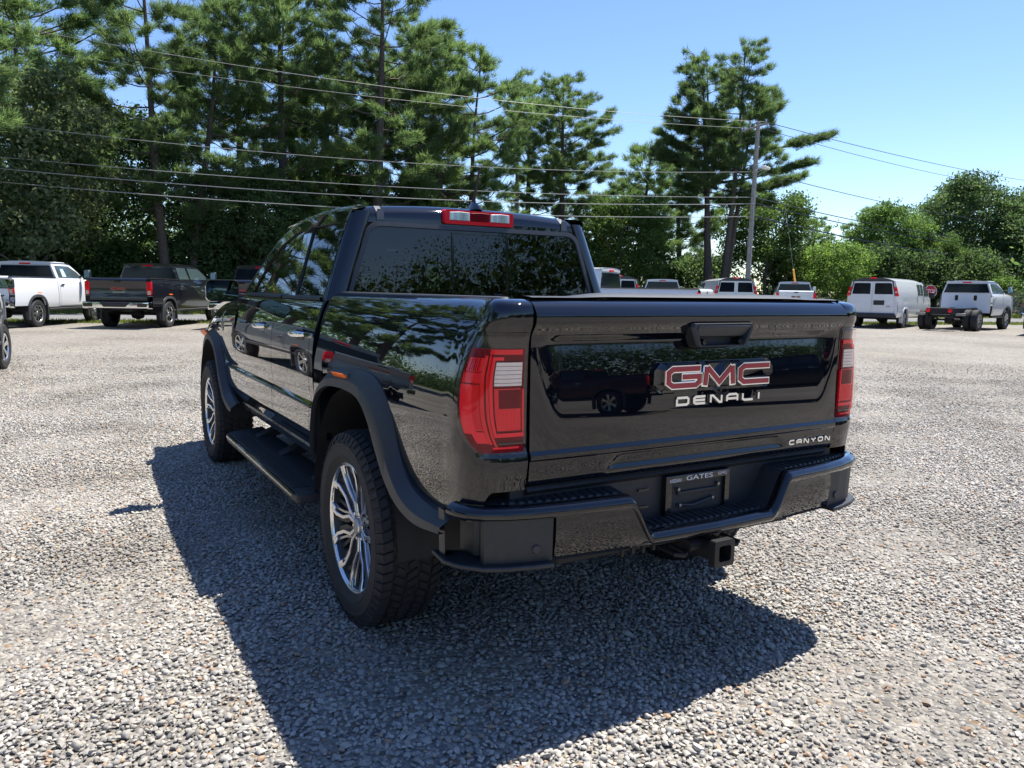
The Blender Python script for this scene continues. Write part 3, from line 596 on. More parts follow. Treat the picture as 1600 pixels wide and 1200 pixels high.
# ---- rear bumper
def bump_x(y):
    a = abs(y); return float(np.interp(a, [0, 0.37, 0.60, 0.72, 0.80, 0.86, 0.90, 0.922, 0.93], [-1.112, -1.100, -1.078, -1.058, -1.036, -1.008, -0.975, -0.93, -0.85]))
def bump_pts(y0, y1, n): return [(bump_x(y), y) for y in np.linspace(y0, y1, n)]
def bn(y):                                                # outward normal in plan
    e = 0.004; t = np.array([bump_x(y+e)-bump_x(y-e), 2*e]); t /= np.linalg.norm(t); n = np.array([-t[1], t[0]]); return n if n[0] < 0 else -n
def ztop(y): return 0.586+0.132*sstep(0.275, 0.375, abs(y))
def bsec(y, off, z): n = bn(y); return (bump_x(y)+n[0]*off, y+n[1]*off, z)
ys = sorted(set([float(q) for q in np.linspace(-0.925, 0.925, 121)]+[s*q for s in (1, -1) for q in np.linspace(0.26, 0.39, 18)]+[s*q for s in (1, -1) for q in np.linspace(0.84, 0.925, 16)]))
mb = MB(); rows = []
for y in ys:
    zt = ztop(y); rows.append([bsec(y, -0.13, zt+0.012), bsec(y, -0.055, zt+0.008), bsec(y, -0.020, zt+0.002)])
mb.grid(rows); BU = mb.build('rear_bumper', PLASTIC, T, smooth=50)
for yy in np.linspace(-0.80, 0.80, 54):                   # tread of the step pads
    if 0.26 < abs(yy) < 0.40: continue
    MB().hexa([bsec(yy-0.009, -0.115, ztop(yy)+0.010), bsec(yy+0.009, -0.115, ztop(yy)+0.010), bsec(yy+0.009, -0.045, ztop(yy)+0.006), bsec(yy-0.009, -0.045, ztop(yy)+0.006)], [bsec(yy-0.007, -0.113, ztop(yy)+0.016), bsec(yy+0.007, -0.113, ztop(yy)+0.016), bsec(yy+0.007, -0.047, ztop(yy)+0.012), bsec(yy-0.007, -0.047, ztop(yy)+0.012)]).build('step_tread', PLASTIC, BU, smooth=None)
mb = MB(); rows = []                                      # painted lip along the top edge, stepping down at the plate
for y in ys:
    zt = ztop(y); rows.append([bsec(y, -0.040, zt+0.004), bsec(y, -0.030, zt+0.010), bsec(y, -0.012, zt+0.008), bsec(y, 0.004, zt-0.003), bsec(y, 0.009, zt-0.016), bsec(y, 0.004, zt-0.030), bsec(y, -0.012, zt-0.034), bsec(y, -0.03, zt-0.034)])
mb.grid(rows); mb.build('bumper_lip', PAINT, BU, smooth=60)
def bface(y0, y1, n, zlo, off0, off1, name, m_, ztf=None, smooth=40, bulge=0.0):
    mb = MB(); rows = []
    for y in np.linspace(y0, y1, n):
        zt = (ztf or ztop)(y)-0.024; zl = min(zlo, zt-0.004); rows.append([bsec(y, off0-0.03, zt)]+[bsec(y, off0+(off1-off0)*t+bulge*math.sin(math.pi*t), zt+(zl-zt)*t) for t in np.linspace(0, 1, 11)]+[bsec(y, off1-0.03, zl)])
    rows = [[(p[0]+0.02, p[1], p[2]) for p in rows[0]]]+rows+[[(p[0]+0.02, p[1], p[2]) for p in rows[-1]]]
    mb.grid(rows); return mb.build(name, m_, BU, smooth=smooth)
bface(-0.36, 0.36, 60, 0.548, -0.010, -0.018, 'bumper_center', PAINT)
for s in (1, -1):
    bface(s*0.265, s*0.640, 46, 0.556, -0.004, -0.016, 'bumper_panel', PAINT, bulge=0.007)
    bface(s*0.646, s*0.858, 24, 0.548, -0.008, -0.014, 'bumper_corner', PLASTIC)
    bface(s*0.858, s*0.9285, 18, 0.552, -0.080, -0.080, 'corner_step', PLASTIC)
    bface(s*0.9282, s*0.930, 3, 0.548, -0.006, -0.010, 'corner_post', FLARE)
    for yy, zz in ((0.52, 0.592), (0.70, 0.588)):
        n = bn(s*yy); mb = MB(); mb.lathe([(0.0, 0.004), (0.012, 0.004), (0.0145, 0.001), (0.0145, -0.02)], 20, axis='x'); p = bsec(s*yy, -0.010, zz)
        ob = mb.xf(Matrix.Translation(p) @ Matrix.Rotation(math.atan2(n[1], n[0]), 4, 'Z')).build('parking_sensor', FLARE if yy > 0.6 else PAINT, BU)
    fin = [(bump_x(s*0.93)+0.06, s*0.93), (bump_x(s*0.925)+0.0, s*0.94)]+[(bump_x(s*q)-0.012, s*(q+0.004)) for q in (0.915, 0.86, 0.80, 0.72, 0.646)]+[(bump_x(s*0.646)+0.10, s*0.646)]
    mb = MB(); mb.prism([(x, y, 0.532) for x, y in fin], [(x, y, 0.547) for x, y in fin]); mb.build('corner_fin', PLASTIC, BU, bevel=0.004)
mb = MB()                                                 # under-lip and the recessed back wall
rows = [[bsec(y, -0.045, 0.556), bsec(y, -0.030, 0.540), bsec(y, -0.12, 0.530)] for y in np.linspace(-0.64, 0.64, 50)]; mb.grid(rows); mb.build('bumper_underside', FLARE, BU)
mb = MB(); mb.box((-0.965, 0, 0.655), (0.02, 1.50, 0.22)); mb.box((-0.93, 0, 0.772), (0.08, 1.44, 0.02)); mb.build('bumper_back', PLASTIC, BU, bevel=0.004)
mb = MB(); mb.grid([[(-0.96, y, 0.775), (-0.985, y, 0.768), (-0.995, y, 0.755), (-0.975, y, 0.738)] for y in np.linspace(-0.70, 0.70, 6)]); mb.build('bumper_top', PLASTIC, BU)
for zz in (0.70, 0.64): MB().box((-0.979, 0.225, zz), (0.006, 0.045, 0.008)).build('wall_slot', GLOSSB, BU, smooth=None)
# plate holder with its advertising frame (no plate fitted)
PX = -1.0; pyc, pzc = -0.012, 0.662
o4 = [(0.152, 0.078), (-0.152, 0.078), (-0.152, -0.078), (0.152, -0.078)]
mb = MB(); mb.grid([[(PX+0.02, pyc+a, pzc+b) for a, b in o4], [(PX, pyc+a, pzc+b) for a, b in o4], [(PX-0.002, pyc+a*0.98, pzc+b*0.97) for a, b in o4], [(PX-0.002, pyc+a*0.84, pzc+b*0.70) for a, b in o4], [(PX+0.008, pyc+a*0.83, pzc+b*0.69) for a, b in o4]], cu=True); PF = mb.build('plate_frame', GLOSSB, BU, smooth=20)
MB().box((PX+0.014, pyc, pzc), (0.004, 0.29, 0.15)).build('plate_backing', PLASTIC, BU)
for args in (('GATES', 0.0, 0.064, 0.125, 0.0165), ('NISSAN', 0.112, 0.061, 0.052, 0.013), ('GMC', -0.112, 0.066, 0.045, 0.0105), ('gatesauto.com', -0.01, -0.068, 0.15, 0.0095)):
    word(args[0], BU, WHITEPRINT, pyc+args[1], pzc+args[2], PX-0.0028, args[3], args[4], ext=0.0, name='frame_lettering')
for a, b in ((0.095, 0.028), (-0.095, 0.028), (0.085, -0.030), (-0.07, -0.020)):
    mb = MB(); mb.lathe([(0, PX-0.004), (0.006, PX-0.003), (0.007, PX+0.01)], 12, axis='x', c=(0, pyc+a, pzc+b)); mb.build('plate_screw', STEEL, BU)
MB().box((PX+0.008, pyc, pzc+0.012), (0.012, 0.19, 0.012)).build('plate_bracket', PLASTIC, BU, bevel=0.002)
mb = MB(); mb.tube([(PX+0.004, pyc+0.08, pzc-0.03), (PX-0.004, pyc+0.03, pzc-0.035), (PX+0.002, pyc-0.06, pzc-0.022)], 0.005, 6); mb.build('plate_wire', PLASTIC, BU)
# hitch receiver, cross tube, loops
def sq(x, k, c=(0.0, 0.492)): return [(x, c[0]+a, c[1]+b) for a, b in rrect(k, k, 0.010, 3)]
mb = MB(); mb.grid([sq(-0.80, 0.034), sq(-1.12, 0.034), sq(-1.12, 0.046), sq(-1.15, 0.046), sq(-1.152, 0.028), sq(-1.15, 0.028), sq(-0.82, 0.027)], cu=True); mb.add(sq(-0.83, 0.03), [tuple(range(16))]); HT = mb.build('hitch_receiver', mat('hitch_black', (0.014, 0.014, 0.015), 0.4), T, smooth=30)
mb = MB(); mb.box((-0.90, 0, 0.515), (0.10, 1.10, 0.075)); mb.box((-0.98, 0.0, 0.545), (0.12, 0.26, 0.02)); mb.build('hitch_crossbar', CHASSIS, HT, bevel=0.008)
for s in (1, -1): MB().tube([(-0.99, s*0.10, 0.49), (-1.07, s*0.10, 0.485), (-1.085, s*0.125, 0.485), (-1.07, s*0.15, 0.487), (-0.99, s*0.15, 0.49)], 0.008, 8).build('chain_loop', CHASSIS, HT)
for q in range(4): MB().box((-1.012, 0.20+q*0.045, 0.515), (0.012, 0.012, 0.04)).build('vent_rib', CHASSIS, HT, smooth=None)
mb = MB(); mb.tube([(-1.05, -0.012, 0.505), (-1.06, 0.09, 0.505)], 0.02, 10); mb.build('wiring_socket', CHASSIS, HT)
# ---- underside
mb = MB()
for s in (1, -1): mb.box((1.6, s*0.42, 0.56), (5.0, 0.09, 0.14))
for x in (-0.6, 0.7, 1.6, 2.5): mb.box((x, 0, 0.56), (0.08, 0.84, 0.09))
mb.box((2.9, 0, 0.52), (1.3, 0.5, 0.3)); mb.box((1.7, 0, 0.50), (1.2, 0.28, 0.2)); mb.box((1.1, 0.35, 0.50), (0.9, 0.4, 0.22)); mb.build('frame_rails', CHASSIS, T)
mb = MB(); mb.tube([(0, -0.80, HUB), (0, 0.80, HUB)], 0.045, 12); mb.lathe([(0.02, -0.17), (0.12, -0.14), (0.15, 0), (0.12, 0.14), (0.02, 0.17)], 20, axis='y', c=(0.0, -0.05, HUB)); mb.tube([(0, -0.05, HUB+0.03), (1.5, -0.02, 0.5)], 0.04, 10); mb.build('rear_axle', CHASSIS, T)
mb = MB()
for s in (1, -1): mb.tube([(0.65, s*0.52, 0.50), (0.3, s*0.52, 0.42), (0, s*0.52, 0.37), (-0.4, s*0.52, 0.43), (-0.75, s*0.52, 0.54)], 0.035, 6)
mb.build('leaf_springs', CHASSIS, T)
mb = MB(); mb.lathe([(0.1, -0.1), (0.36, -0.1), (0.385, -0.04), (0.385, 0.04), (0.36, 0.1), (0.1, 0.1)], 32, axis='z', c=(-0.52, 0, 0.60)); mb.build('spare_tyre', RUBBER, T)
MB().tube([(0.9, -0.30, 0.50), (0.2, -0.42, 0.62), (-0.5, -0.50, 0.55), (-0.80, -0.62, 0.48)], 0.04, 10).build('exhaust_pipe', STEEL, T)
# ---- wheels
def tyre_mesh():
    mb = MB(); pr = [(0.262, -0.100), (0.268, -0.112), (0.285, -0.122), (0.315, -0.131), (0.345, -0.130), (0.366, -0.122), (0.382, -0.109), (0.390, -0.085), (0.3915, -0.04), (0.3915, 0.04), (0.390, 0.085), (0.382, 0.109), (0.366, 0.122), (0.352, 0.1285), (0.350, 0.1315), (0.340, 0.1315), (0.338, 0.1300), (0.318, 0.1315), (0.300, 0.1300), (0.298, 0.1315), (0.290, 0.1265), (0.274, 0.1165), (0.268, 0.112), (0.262, 0.100)]
    mb.lathe(pr, 96); N = 62
    for rib, (yc, hw, sk) in enumerate(((-0.098, 0.018, 0.02), (-0.050, 0.0185, -0.03), (0.0, 0.0185, 0.03), (0.050, 0.0185, -0.03), (0.098, 0.018, 0.02))):
        for k in range(N):
            a0 = 2*math.pi*(k+0.5*(rib % 2))/N; w = 2*math.pi/N*(0.80 if rib in (0, 4) else 0.70)/2
            pt = lambda da, y, r: (r*math.cos(a0+da+sk*(y-yc)/0.02), y, r*math.sin(a0+da+sk*(y-yc)/0.02))
            rt = lambda y: 0.4005-0.010*max(0, (abs(y)-0.085)/0.031)**2; rb_ = 0.386
            zig = 0.006*(1 if k % 2 else -1) if rib in (1, 2, 3) else 0
            c4 = [(-w, yc-hw), (w, yc-hw+zig), (w, yc+hw+zig), (-w, yc+hw)]
            mb.add([pt(a, y, rb_) for a, y in c4]+[pt(a*0.92, yc+(y-yc)*0.92, rt(y)) for a, y in c4], [(4, 5, 6, 7), (0, 1, 5, 4), (1, 2, 6, 5), (2, 3, 7, 6), (3, 0, 4, 7)])
    for k in range(N):                                    # shoulder lugs on both sidewalls
        a0 = 2*math.pi*k/N; w = 2*math.pi/N*0.30; ext = 0.352 if k % 2 else 0.362
        for s in (1, -1):
            pt = lambda da, y, r: (r*math.cos(a0+da), s*y, r*math.sin(a0+da))
            mb.add([pt(-w, 0.121, ext), pt(w, 0.121, ext), pt(w, 0.108, 0.392), pt(-w, 0.108, 0.392), pt(-w*.8, 0.1335, ext+0.003), pt(w*.8, 0.1335, ext+0.003), pt(w*.9, 0.1165, 0.391), pt(-w*.9, 0.1165, 0.391)], [(4, 5, 6, 7), (0, 1, 5, 4), (1, 2, 6, 5), (2, 3, 7, 6), (3, 0, 4, 7)])
    return mb.mesh('tyre', RUBBER, smooth=25, weld=False)
def rim_meshes():
    out = {}
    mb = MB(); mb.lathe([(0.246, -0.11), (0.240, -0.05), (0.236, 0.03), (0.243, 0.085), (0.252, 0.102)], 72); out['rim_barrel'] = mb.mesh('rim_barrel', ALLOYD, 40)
    mb = MB(); mb.lathe([(0.250, 0.098), (0.256, 0.108), (0.263, 0.1135), (0.2685, 0.111), (0.2685, 0.104)], 96); out['rim_lip'] = mb.mesh('rim_lip', ALLOY, 60)
    def yf(r): return 0.078+0.030*(r/0.25)**2
    def bar(mb, path, hw, yo, depth, ang):
        L, R = stroke(path, hw); ca, sa = math.cos(ang), math.sin(ang)
        def q(p, dy): r = math.hypot(p[0], p[1]); return (p[0]*ca-p[1]*sa, yf(r)+yo+dy, p[0]*sa+p[1]*ca)
        rows = [[q(l*1.0, -depth), q(l, -0.003), q(l*0.88+r*0.12, 0.0), q(l*0.12+r*0.88, 0.0), q(r, -0.003), q(r, -depth)] for l, r in zip(L, R)]; mb.grid(rows); mb.add(rows[0], [tuple(range(6))]); mb.add(rows[-1], [tuple(range(6))])
    face, mid, back = MB(), MB(), MB()
    for k in range(6):
        a = math.pi/2+k*math.pi/3
        for s in (1, -1):
            bar(face, [(0.045, s*0.009), (0.100, s*0.014), (0.150, s*0.052), (0.205, s*0.070), (0.2565, s*0.066)], 0.0082, 0.0, 0.030, a)
            bar(mid, [(0.055, s*0.004), (0.108, s*0.005), (0.160, s*0.032), (0.208, s*0.047), (0.252, s*0.044)], 0.0060, -0.010, 0.026, a)
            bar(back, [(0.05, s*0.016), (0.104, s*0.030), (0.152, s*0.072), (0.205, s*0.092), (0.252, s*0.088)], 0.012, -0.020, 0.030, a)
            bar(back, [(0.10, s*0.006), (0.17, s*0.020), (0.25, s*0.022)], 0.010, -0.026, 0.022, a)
            bar(face, [(0.222, s*0.058), (0.2575, s*0.050)], 0.0135, -0.0006, 0.026, a)
        bar(face, [(0.247, -0.066), (0.2575, -0.035), (0.2605, 0), (0.2575, 0.035), (0.247, 0.066)][1:4], 0.005, 0.0, 0.02, a)
        bar(back, [(0.04, 0.0), (0.095, 0.0)], 0.018, -0.004, 0.03, a)
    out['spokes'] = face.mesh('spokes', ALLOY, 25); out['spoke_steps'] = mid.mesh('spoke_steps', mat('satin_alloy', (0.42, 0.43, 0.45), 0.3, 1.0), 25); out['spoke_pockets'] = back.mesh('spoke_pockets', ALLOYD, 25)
    mb = MB(); mb.lathe([(0.0, 0.088), (0.028, 0.088), (0.034, 0.084), (0.036, 0.074), (0.060, 0.070), (0.062, 0.03)], 40); out['center_cap'] = mb.mesh('center_cap', mat('cap_silver', (0.6, 0.6, 0.62), 0.3, 1.0), 30)
    mb = MB()
    for k in range(6):
        a = k*math.pi/3+math.pi/6+math.pi/2; mb.lathe([(0.0, 0.082), (0.008, 0.080), (0.0095, 0.06)], 10, c=(0.058*math.cos(a), 0, 0.058*math.sin(a)))
    out['lug_nuts'] = mb.mesh('lug_nuts', CHROME, 40)
    mb = MB(); mb.lathe([(0.05, 0.02), (0.165, 0.02), (0.165, -0.008), (0.05, -0.008)], 48); out['brake_disc'] = mb.mesh('brake_disc', STEEL, 30)
    mb = MB(); mb.lathe([(0.0, -0.02), (0.238, -0.02)], 32); out['backing_plate'] = mb.mesh('backing_plate', CHASSIS, 30)
    mb = MB(); mb.box((-0.14, 0.01, 0.03), (0.07, 0.08, 0.16)); out['caliper'] = mb.mesh('caliper', CHASSIS, 30)
    return out
TYRE = tyre_mesh(); RIM = rim_meshes()
for x, s in ((0, 1), (WB, 1), (0, -1), (WB, -1)):
    wh = bpy.data.objects.new('wheel', None); COL.objects.link(wh); wh.parent = T; wh.location = (x, s*0.824, HUB); wh.rotation_euler = (0, math.radians(11 if x == 0 else -17), 0 if s > 0 else math.pi)
    put('tyre', TYRE, wh)
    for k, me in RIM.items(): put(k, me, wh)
# ================================================================== GROUND
def node_mat(name):
    m = bpy.data.materials.new(name); m.use_nodes = True; n = m.node_tree.nodes; l = m.node_tree.links
    return m, n, l, n['Principled BSDF']
def ramp(n, stops, interp='LINEAR'):
    r = n.new('ShaderNodeValToRGB'); e = r.color_ramp.elements; r.color_ramp.interpolation = interp
    while len(e) < len(stops): e.new(0.5)
    for k, (p, c) in enumerate(stops): e[k].position = p; e[k].color = (*c, 1)
    return r
STONE_STOPS = [(0.0, (0.20, 0.195, 0.19)), (0.05, (0.27, 0.265, 0.255)), (0.22, (0.35, 0.335, 0.31)), (0.40, (0.30, 0.29, 0.275)), (0.50, (0.41, 0.39, 0.35)), (0.62, (0.365, 0.345, 0.31)), (0.72, (0.46, 0.445, 0.415)), (0.90, (0.38, 0.365, 0.34)), (0.97, (0.42, 0.31, 0.21)), (0.99, (0.33, 0.22, 0.15))]
def gravel_ground():
    m, n, l, b = node_mat('gravel_bed'); tc = n.new('ShaderNodeTexCoord'); b.inputs['Roughness'].default_value = 0.85; b.inputs['Specular IOR Level'].default_value = 0.25
    v = n.new('ShaderNodeTexVoronoi'); v.inputs['Scale'].default_value = 46; l.new(tc.outputs['Object'], v.inputs['Vector'])
    sp = n.new('ShaderNodeSeparateColor'); l.new(v.outputs['Color'], sp.inputs[0]); r = ramp(n, STONE_STOPS, 'CONSTANT'); l.new(sp.outputs[0], r.inputs[0])
    big = n.new('ShaderNodeTexNoise'); big.inputs['Scale'].default_value = 0.35; big.inputs['Detail'].default_value = 5; l.new(tc.outputs['Object'], big.inputs['Vector'])
    br = ramp(n, [(0.32, (0.50, 0.48, 0.445)), (0.50, (0.64, 0.62, 0.585)), (0.70, (0.73, 0.715, 0.685))]); l.new(big.outputs['Fac'], br.inputs[0])
    mu = n.new('ShaderNodeMix'); mu.data_type = 'RGBA'; mu.blend_type = 'MULTIPLY'; mu.inputs[0].default_value = 1; l.new(r.outputs[0], mu.inputs[6]); l.new(br.outputs[0], mu.inputs[7])
    wd = n.new('ShaderNodeTexNoise'); wd.inputs['Scale'].default_value = 0.55; wd.inputs['Detail'].default_value = 7; wd.inputs['Roughness'].default_value = 0.7
    off = n.new('ShaderNodeMapping'); off.inputs['Location'].default_value = (31, 7, 0); l.new(tc.outputs['Object'], off.inputs[0]); l.new(off.outputs[0], wd.inputs['Vector'])
    wr = ramp(n, [(0.58, (0, 0, 0)), (0.72, (0.26, 0.26, 0.26))]); l.new(wd.outputs['Fac'], wr.inputs[0])
    mw = n.new('ShaderNodeMix'); mw.data_type = 'RGBA'; l.new(wr.outputs[0], mw.inputs[0]); l.new(mu.outputs[2], mw.inputs[6]); mw.inputs[7].default_value = (0.34, 0.33, 0.17, 1)
    mn = n.new('ShaderNodeTexNoise'); mn.inputs['Scale'].default_value = 7.0; mn.inputs['Detail'].default_value = 9; mn.inputs['Roughness'].default_value = 0.85; l.new(tc.outputs['Object'], mn.inputs['Vector']); mr = ramp(n, [(0.36, (0.62, 0.61, 0.60)), (0.5, (0.96, 0.95, 0.94)), (0.62, (1.28, 1.27, 1.25))]); l.new(mn.outputs['Fac'], mr.inputs[0])
    mm = n.new('ShaderNodeMix'); mm.data_type = 'RGBA'; mm.blend_type = 'MULTIPLY'; mm.inputs[0].default_value = 1; l.new(mw.outputs[2], mm.inputs[6]); l.new(mr.outputs[0], mm.inputs[7]); l.new(mm.outputs[2], b.inputs['Base Color'])
    inv = n.new('ShaderNodeMath'); inv.operation = 'SUBTRACT'; inv.inputs[0].default_value = 0.6; l.new(v.outputs['Distance'], inv.inputs[1])
    bp = n.new('ShaderNodeBump'); bp.inputs['Strength'].default_value = 1.0; bp.inputs['Distance'].default_value = 0.014; l.new(inv.outputs[0], bp.inputs['Height']); l.new(bp.outputs[0], b.inputs['Normal'])
    return m
GRAVEL = gravel_ground()
def noisy(name, stops, scale, rough=0.9, detail=8, bump=None):
    m, n, l, b = node_mat(name); tc = n.new('ShaderNodeTexCoord'); t = n.new('ShaderNodeTexNoise'); t.inputs['Scale'].default_value = scale; t.inputs['Detail'].default_value = detail; t.inputs['Roughness'].default_value = 0.65
    l.new(tc.outputs['Object'], t.inputs['Vector']); r = ramp(n, stops); l.new(t.outputs['Fac'], r.inputs[0]); l.new(r.outputs[0], b.inputs['Base Color']); b.inputs['Roughness'].default_value = rough; b.inputs['Specular IOR Level'].default_value = 0.2
    if bump:
        bp = n.new('ShaderNodeBump'); bp.inputs['Distance'].default_value = bump; l.new(t.outputs['Fac'], bp.inputs['Height']); l.new(bp.outputs[0], b.inputs['Normal'])
    return m
GRASSM = noisy('grass_ground', [(0.3, (0.060, 0.085, 0.020)), (0.5, (0.115, 0.140, 0.035)), (0.7, (0.19, 0.18, 0.07))], 1.6, bump=0.05)
ROADM = noisy('asphalt', [(0.35, (0.14, 0.14, 0.142)), (0.65, (0.20, 0.20, 0.20))], 0.8)
DUFF = noisy('forest_floor', [(0.3, (0.035, 0.030, 0.018)), (0.6, (0.065, 0.06, 0.03))], 1.2, bump=0.05)
def sheet(name, pts, z, m, kind='structure', sub=1):
    mb = MB(); mb.add([(p.x, p.y, z) for p in pts], [tuple(range(len(pts)))]); o = mb.build(name, m, None, smooth=None); return tag(o, kind=kind)
def lined(l0, l1, d0, d1, k=0.31): return [P(l0, d0+k*l0), P(l1, d0+k*l1), P(l1, d1+k*l1), P(l0, d1+k*l0)]
MB().add([P(-900, -700), P(900, -700), P(900, 1200), P(-900, 1200)], [(0, 1, 2, 3)]).xf(Matrix.Translation((0, 0, -0.02))).build('ground', DUFF, None, smooth=None)['kind'] = 'structure'
sheet('gravel_lot', lined(-90, 120, -95, 31.0), 0.0, GRAVEL)
sheet('grass_verge', lined(-90, 160, 31.0, 33.2), 0.004, GRASSM); sheet('road', lined(-120, 200, 33.2, 40.0), 0.008, ROADM); sheet('grass_verge', lined(-120, 200, 40.0, 44.5), 0.004, GRASSM)
# ---- loose stones in front of the photographer
def stone_mesh(seed):
    rg = np.random.RandomState(seed); bm = bmesh.new(); bmesh.ops.create_icosphere(bm, subdivisions=1, radius=0.5)
    ax = np.array([1.0, rg.uniform(0.62, 0.9), rg.uniform(0.40, 0.62)])
    for v in bm.verts:
        k = 1+rg.uniform(-0.16, 0.16); v.co = Vector((v.co.x*ax[0]*k, v.co.y*ax[1]*k, v.co.z*ax[2]*k))
    me = bpy.data.meshes.new('stone'); bm.to_mesh(me); bm.free(); me.polygons.foreach_set('use_smooth', [True]*len(me.polygons)); me.set_sharp_from_angle(angle=math.radians(48)); return me
def stone_material():
    m, n, l, b = node_mat('stone'); oi = n.new('ShaderNodeObjectInfo'); r = ramp(n, STONE_STOPS, 'LINEAR'); l.new(oi.outputs['Random'], r.inputs[0])
    tc = n.new('ShaderNodeTexCoord'); t = n.new('ShaderNodeTexNoise'); t.inputs['Scale'].default_value = 3.0; t.inputs['Detail'].default_value = 5; l.new(tc.outputs['Object'], t.inputs['Vector'])
    rr = ramp(n, [(0.3, (0.78, 0.77, 0.75)), (0.7, (1.12, 1.11, 1.10))]); l.new(t.outputs['Fac'], rr.inputs[0])
    mu = n.new('ShaderNodeMix'); mu.data_type = 'RGBA'; mu.blend_type = 'MULTIPLY'; mu.inputs[0].default_value = 1; l.new(r.outputs[0], mu.inputs[6]); l.new(rr.outputs[0], mu.inputs[7]); pt = n.new('ShaderNodeTexNoise'); pt.inputs['Scale'].default_value = 0.9; pt.inputs['Detail'].default_value = 5; l.new(oi.outputs['Location'], pt.inputs['Vector']); pr = ramp(n, [(0.35, (0.72, 0.70, 0.67)), (0.52, (1.0, 0.99, 0.97)), (0.7, (1.06, 1.05, 1.04))]); l.new(pt.outputs['Fac'], pr.inputs[0])
    m2 = n.new('ShaderNodeMix'); m2.data_type = 'RGBA'; m2.blend_type = 'MULTIPLY'; m2.inputs[0].default_value = 1; l.new(mu.outputs[2], m2.inputs[6]); l.new(pr.outputs[0], m2.inputs[7]); l.new(m2.outputs[2], b.inputs['Base Color'])
    b.inputs['Roughness'].default_value = 0.62; b.inputs['Specular IOR Level'].default_value = 0.3; return m
STONEM = stone_material()
SCOL = bpy.data.collections.new('stone_shapes')
for k in range(12):
    me = stone_mesh(100+k); me.materials.append(STONEM); SCOL.objects.link(bpy.data.objects.new('stone', me))
def scatter_points():
    rg = np.random.RandomState(5); sp = 0.0178; out = []
    for d in np.arange(-0.8, 17.0, sp):
        hw = 0.70*max(d, 0)+0.5; fade = 2.6; lat = np.arange(-hw-fade, hw+fade, sp); lat = lat+rg.uniform(-0.6, 0.6, len(lat))*sp; dd = d+rg.uniform(-0.6, 0.6, len(lat))*sp
        kd = 1.0 if 1.0 < d < 6.5 else (max(0.0, 1-(d-6.5)/10.5)**1.7 if d >= 6.5 else 0.35+0.65*max(0, (d+0.8)/1.8)); ks = np.clip(1-(np.abs(lat)-hw)/fade, 0, 1)**1.5
        k = rg.rand(len(lat)) < kd*ks; out.append(np.stack([lat[k], dd[k]], 1))
    q = np.concatenate(out); rh = np.array(_rh); fh = np.array(_fh)
    xyz = np.zeros((len(q), 3)); xyz[:, :2] = np.array([CAM[0], CAM[1]])+q[:, :1]*rh[:2]+q[:, 1:]*fh[:2]
    sc = np.clip(rg.lognormal(math.log(0.0195), 0.27, len(q)), 0.011, 0.045); xyz[:, 2] = sc*0.07+rg.uniform(-0.004, 0.007, len(q))+0.006*np.sin(xyz[:, 0]*3.1)*np.sin(xyz[:, 1]*2.3)
    rot = np.stack([rg.normal(0, 0.28, len(q)), rg.normal(0, 0.28, len(q)), rg.uniform(0, 6.28, len(q))], 1)
    return xyz, sc, rot, rg.randint(0, 12, len(q))
def gravel_stones():
    xyz, sc, rot, idx = scatter_points(); me = bpy.data.meshes.new('gravel'); me.vertices.add(len(xyz)); me.vertices.foreach_set('co', xyz.astype(np.float32).ravel())
    a = me.attributes.new('size', 'FLOAT', 'POINT'); a.data.foreach_set('value', sc.astype(np.float32))
    a = me.attributes.new('turn', 'FLOAT_VECTOR', 'POINT'); a.data.foreach_set('vector', rot.astype(np.float32).ravel())
    a = me.attributes.new('pick', 'INT', 'POINT'); a.data.foreach_set('value', idx.astype(np.int32))
    o = bpy.data.objects.new('gravel', me); COL.objects.link(o)
    g = bpy.data.node_groups.new('lay_stones', 'GeometryNodeTree'); g.interface.new_socket('Geometry', in_out='INPUT', socket_type='NodeSocketGeometry'); g.interface.new_socket('Geometry', in_out='OUTPUT', socket_type='NodeSocketGeometry')
    n = g.nodes; l = g.links; gi = n.new('NodeGroupInput'); go = n.new('NodeGroupOutput'); ci = n.new('GeometryNodeCollectionInfo'); ci.inputs[0].default_value = SCOL; ci.inputs[1].default_value = True; ci.inputs[2].default_value = True
    ip = n.new('GeometryNodeInstanceOnPoints'); ip.inputs['Pick Instance'].default_value = True
    def at(nm, ty): k = n.new('GeometryNodeInputNamedAttribute'); k.data_type = ty; k.inputs['Name'].default_value = nm; return [s for s in k.outputs if s.enabled and s.name == 'Attribute'][0]
    l.new(gi.outputs[0], ip.inputs['Points']); l.new(ci.outputs[0], ip.inputs['Instance']); l.new(at('pick', 'INT'), ip.inputs['Instance Index']); l.new(at('turn', 'FLOAT_VECTOR'), ip.inputs['Rotation']); l.new(at('size', 'FLOAT'), ip.inputs['Scale']); l.new(ip.outputs[0], go.inputs[0])
    md = o.modifiers.new('stones', 'NODES'); md.node_group = g
    tag(o, 'loose grey and tan pebbles covering the lot in front of the black pickup', 'gravel', kind='stuff')
gravel_stones()
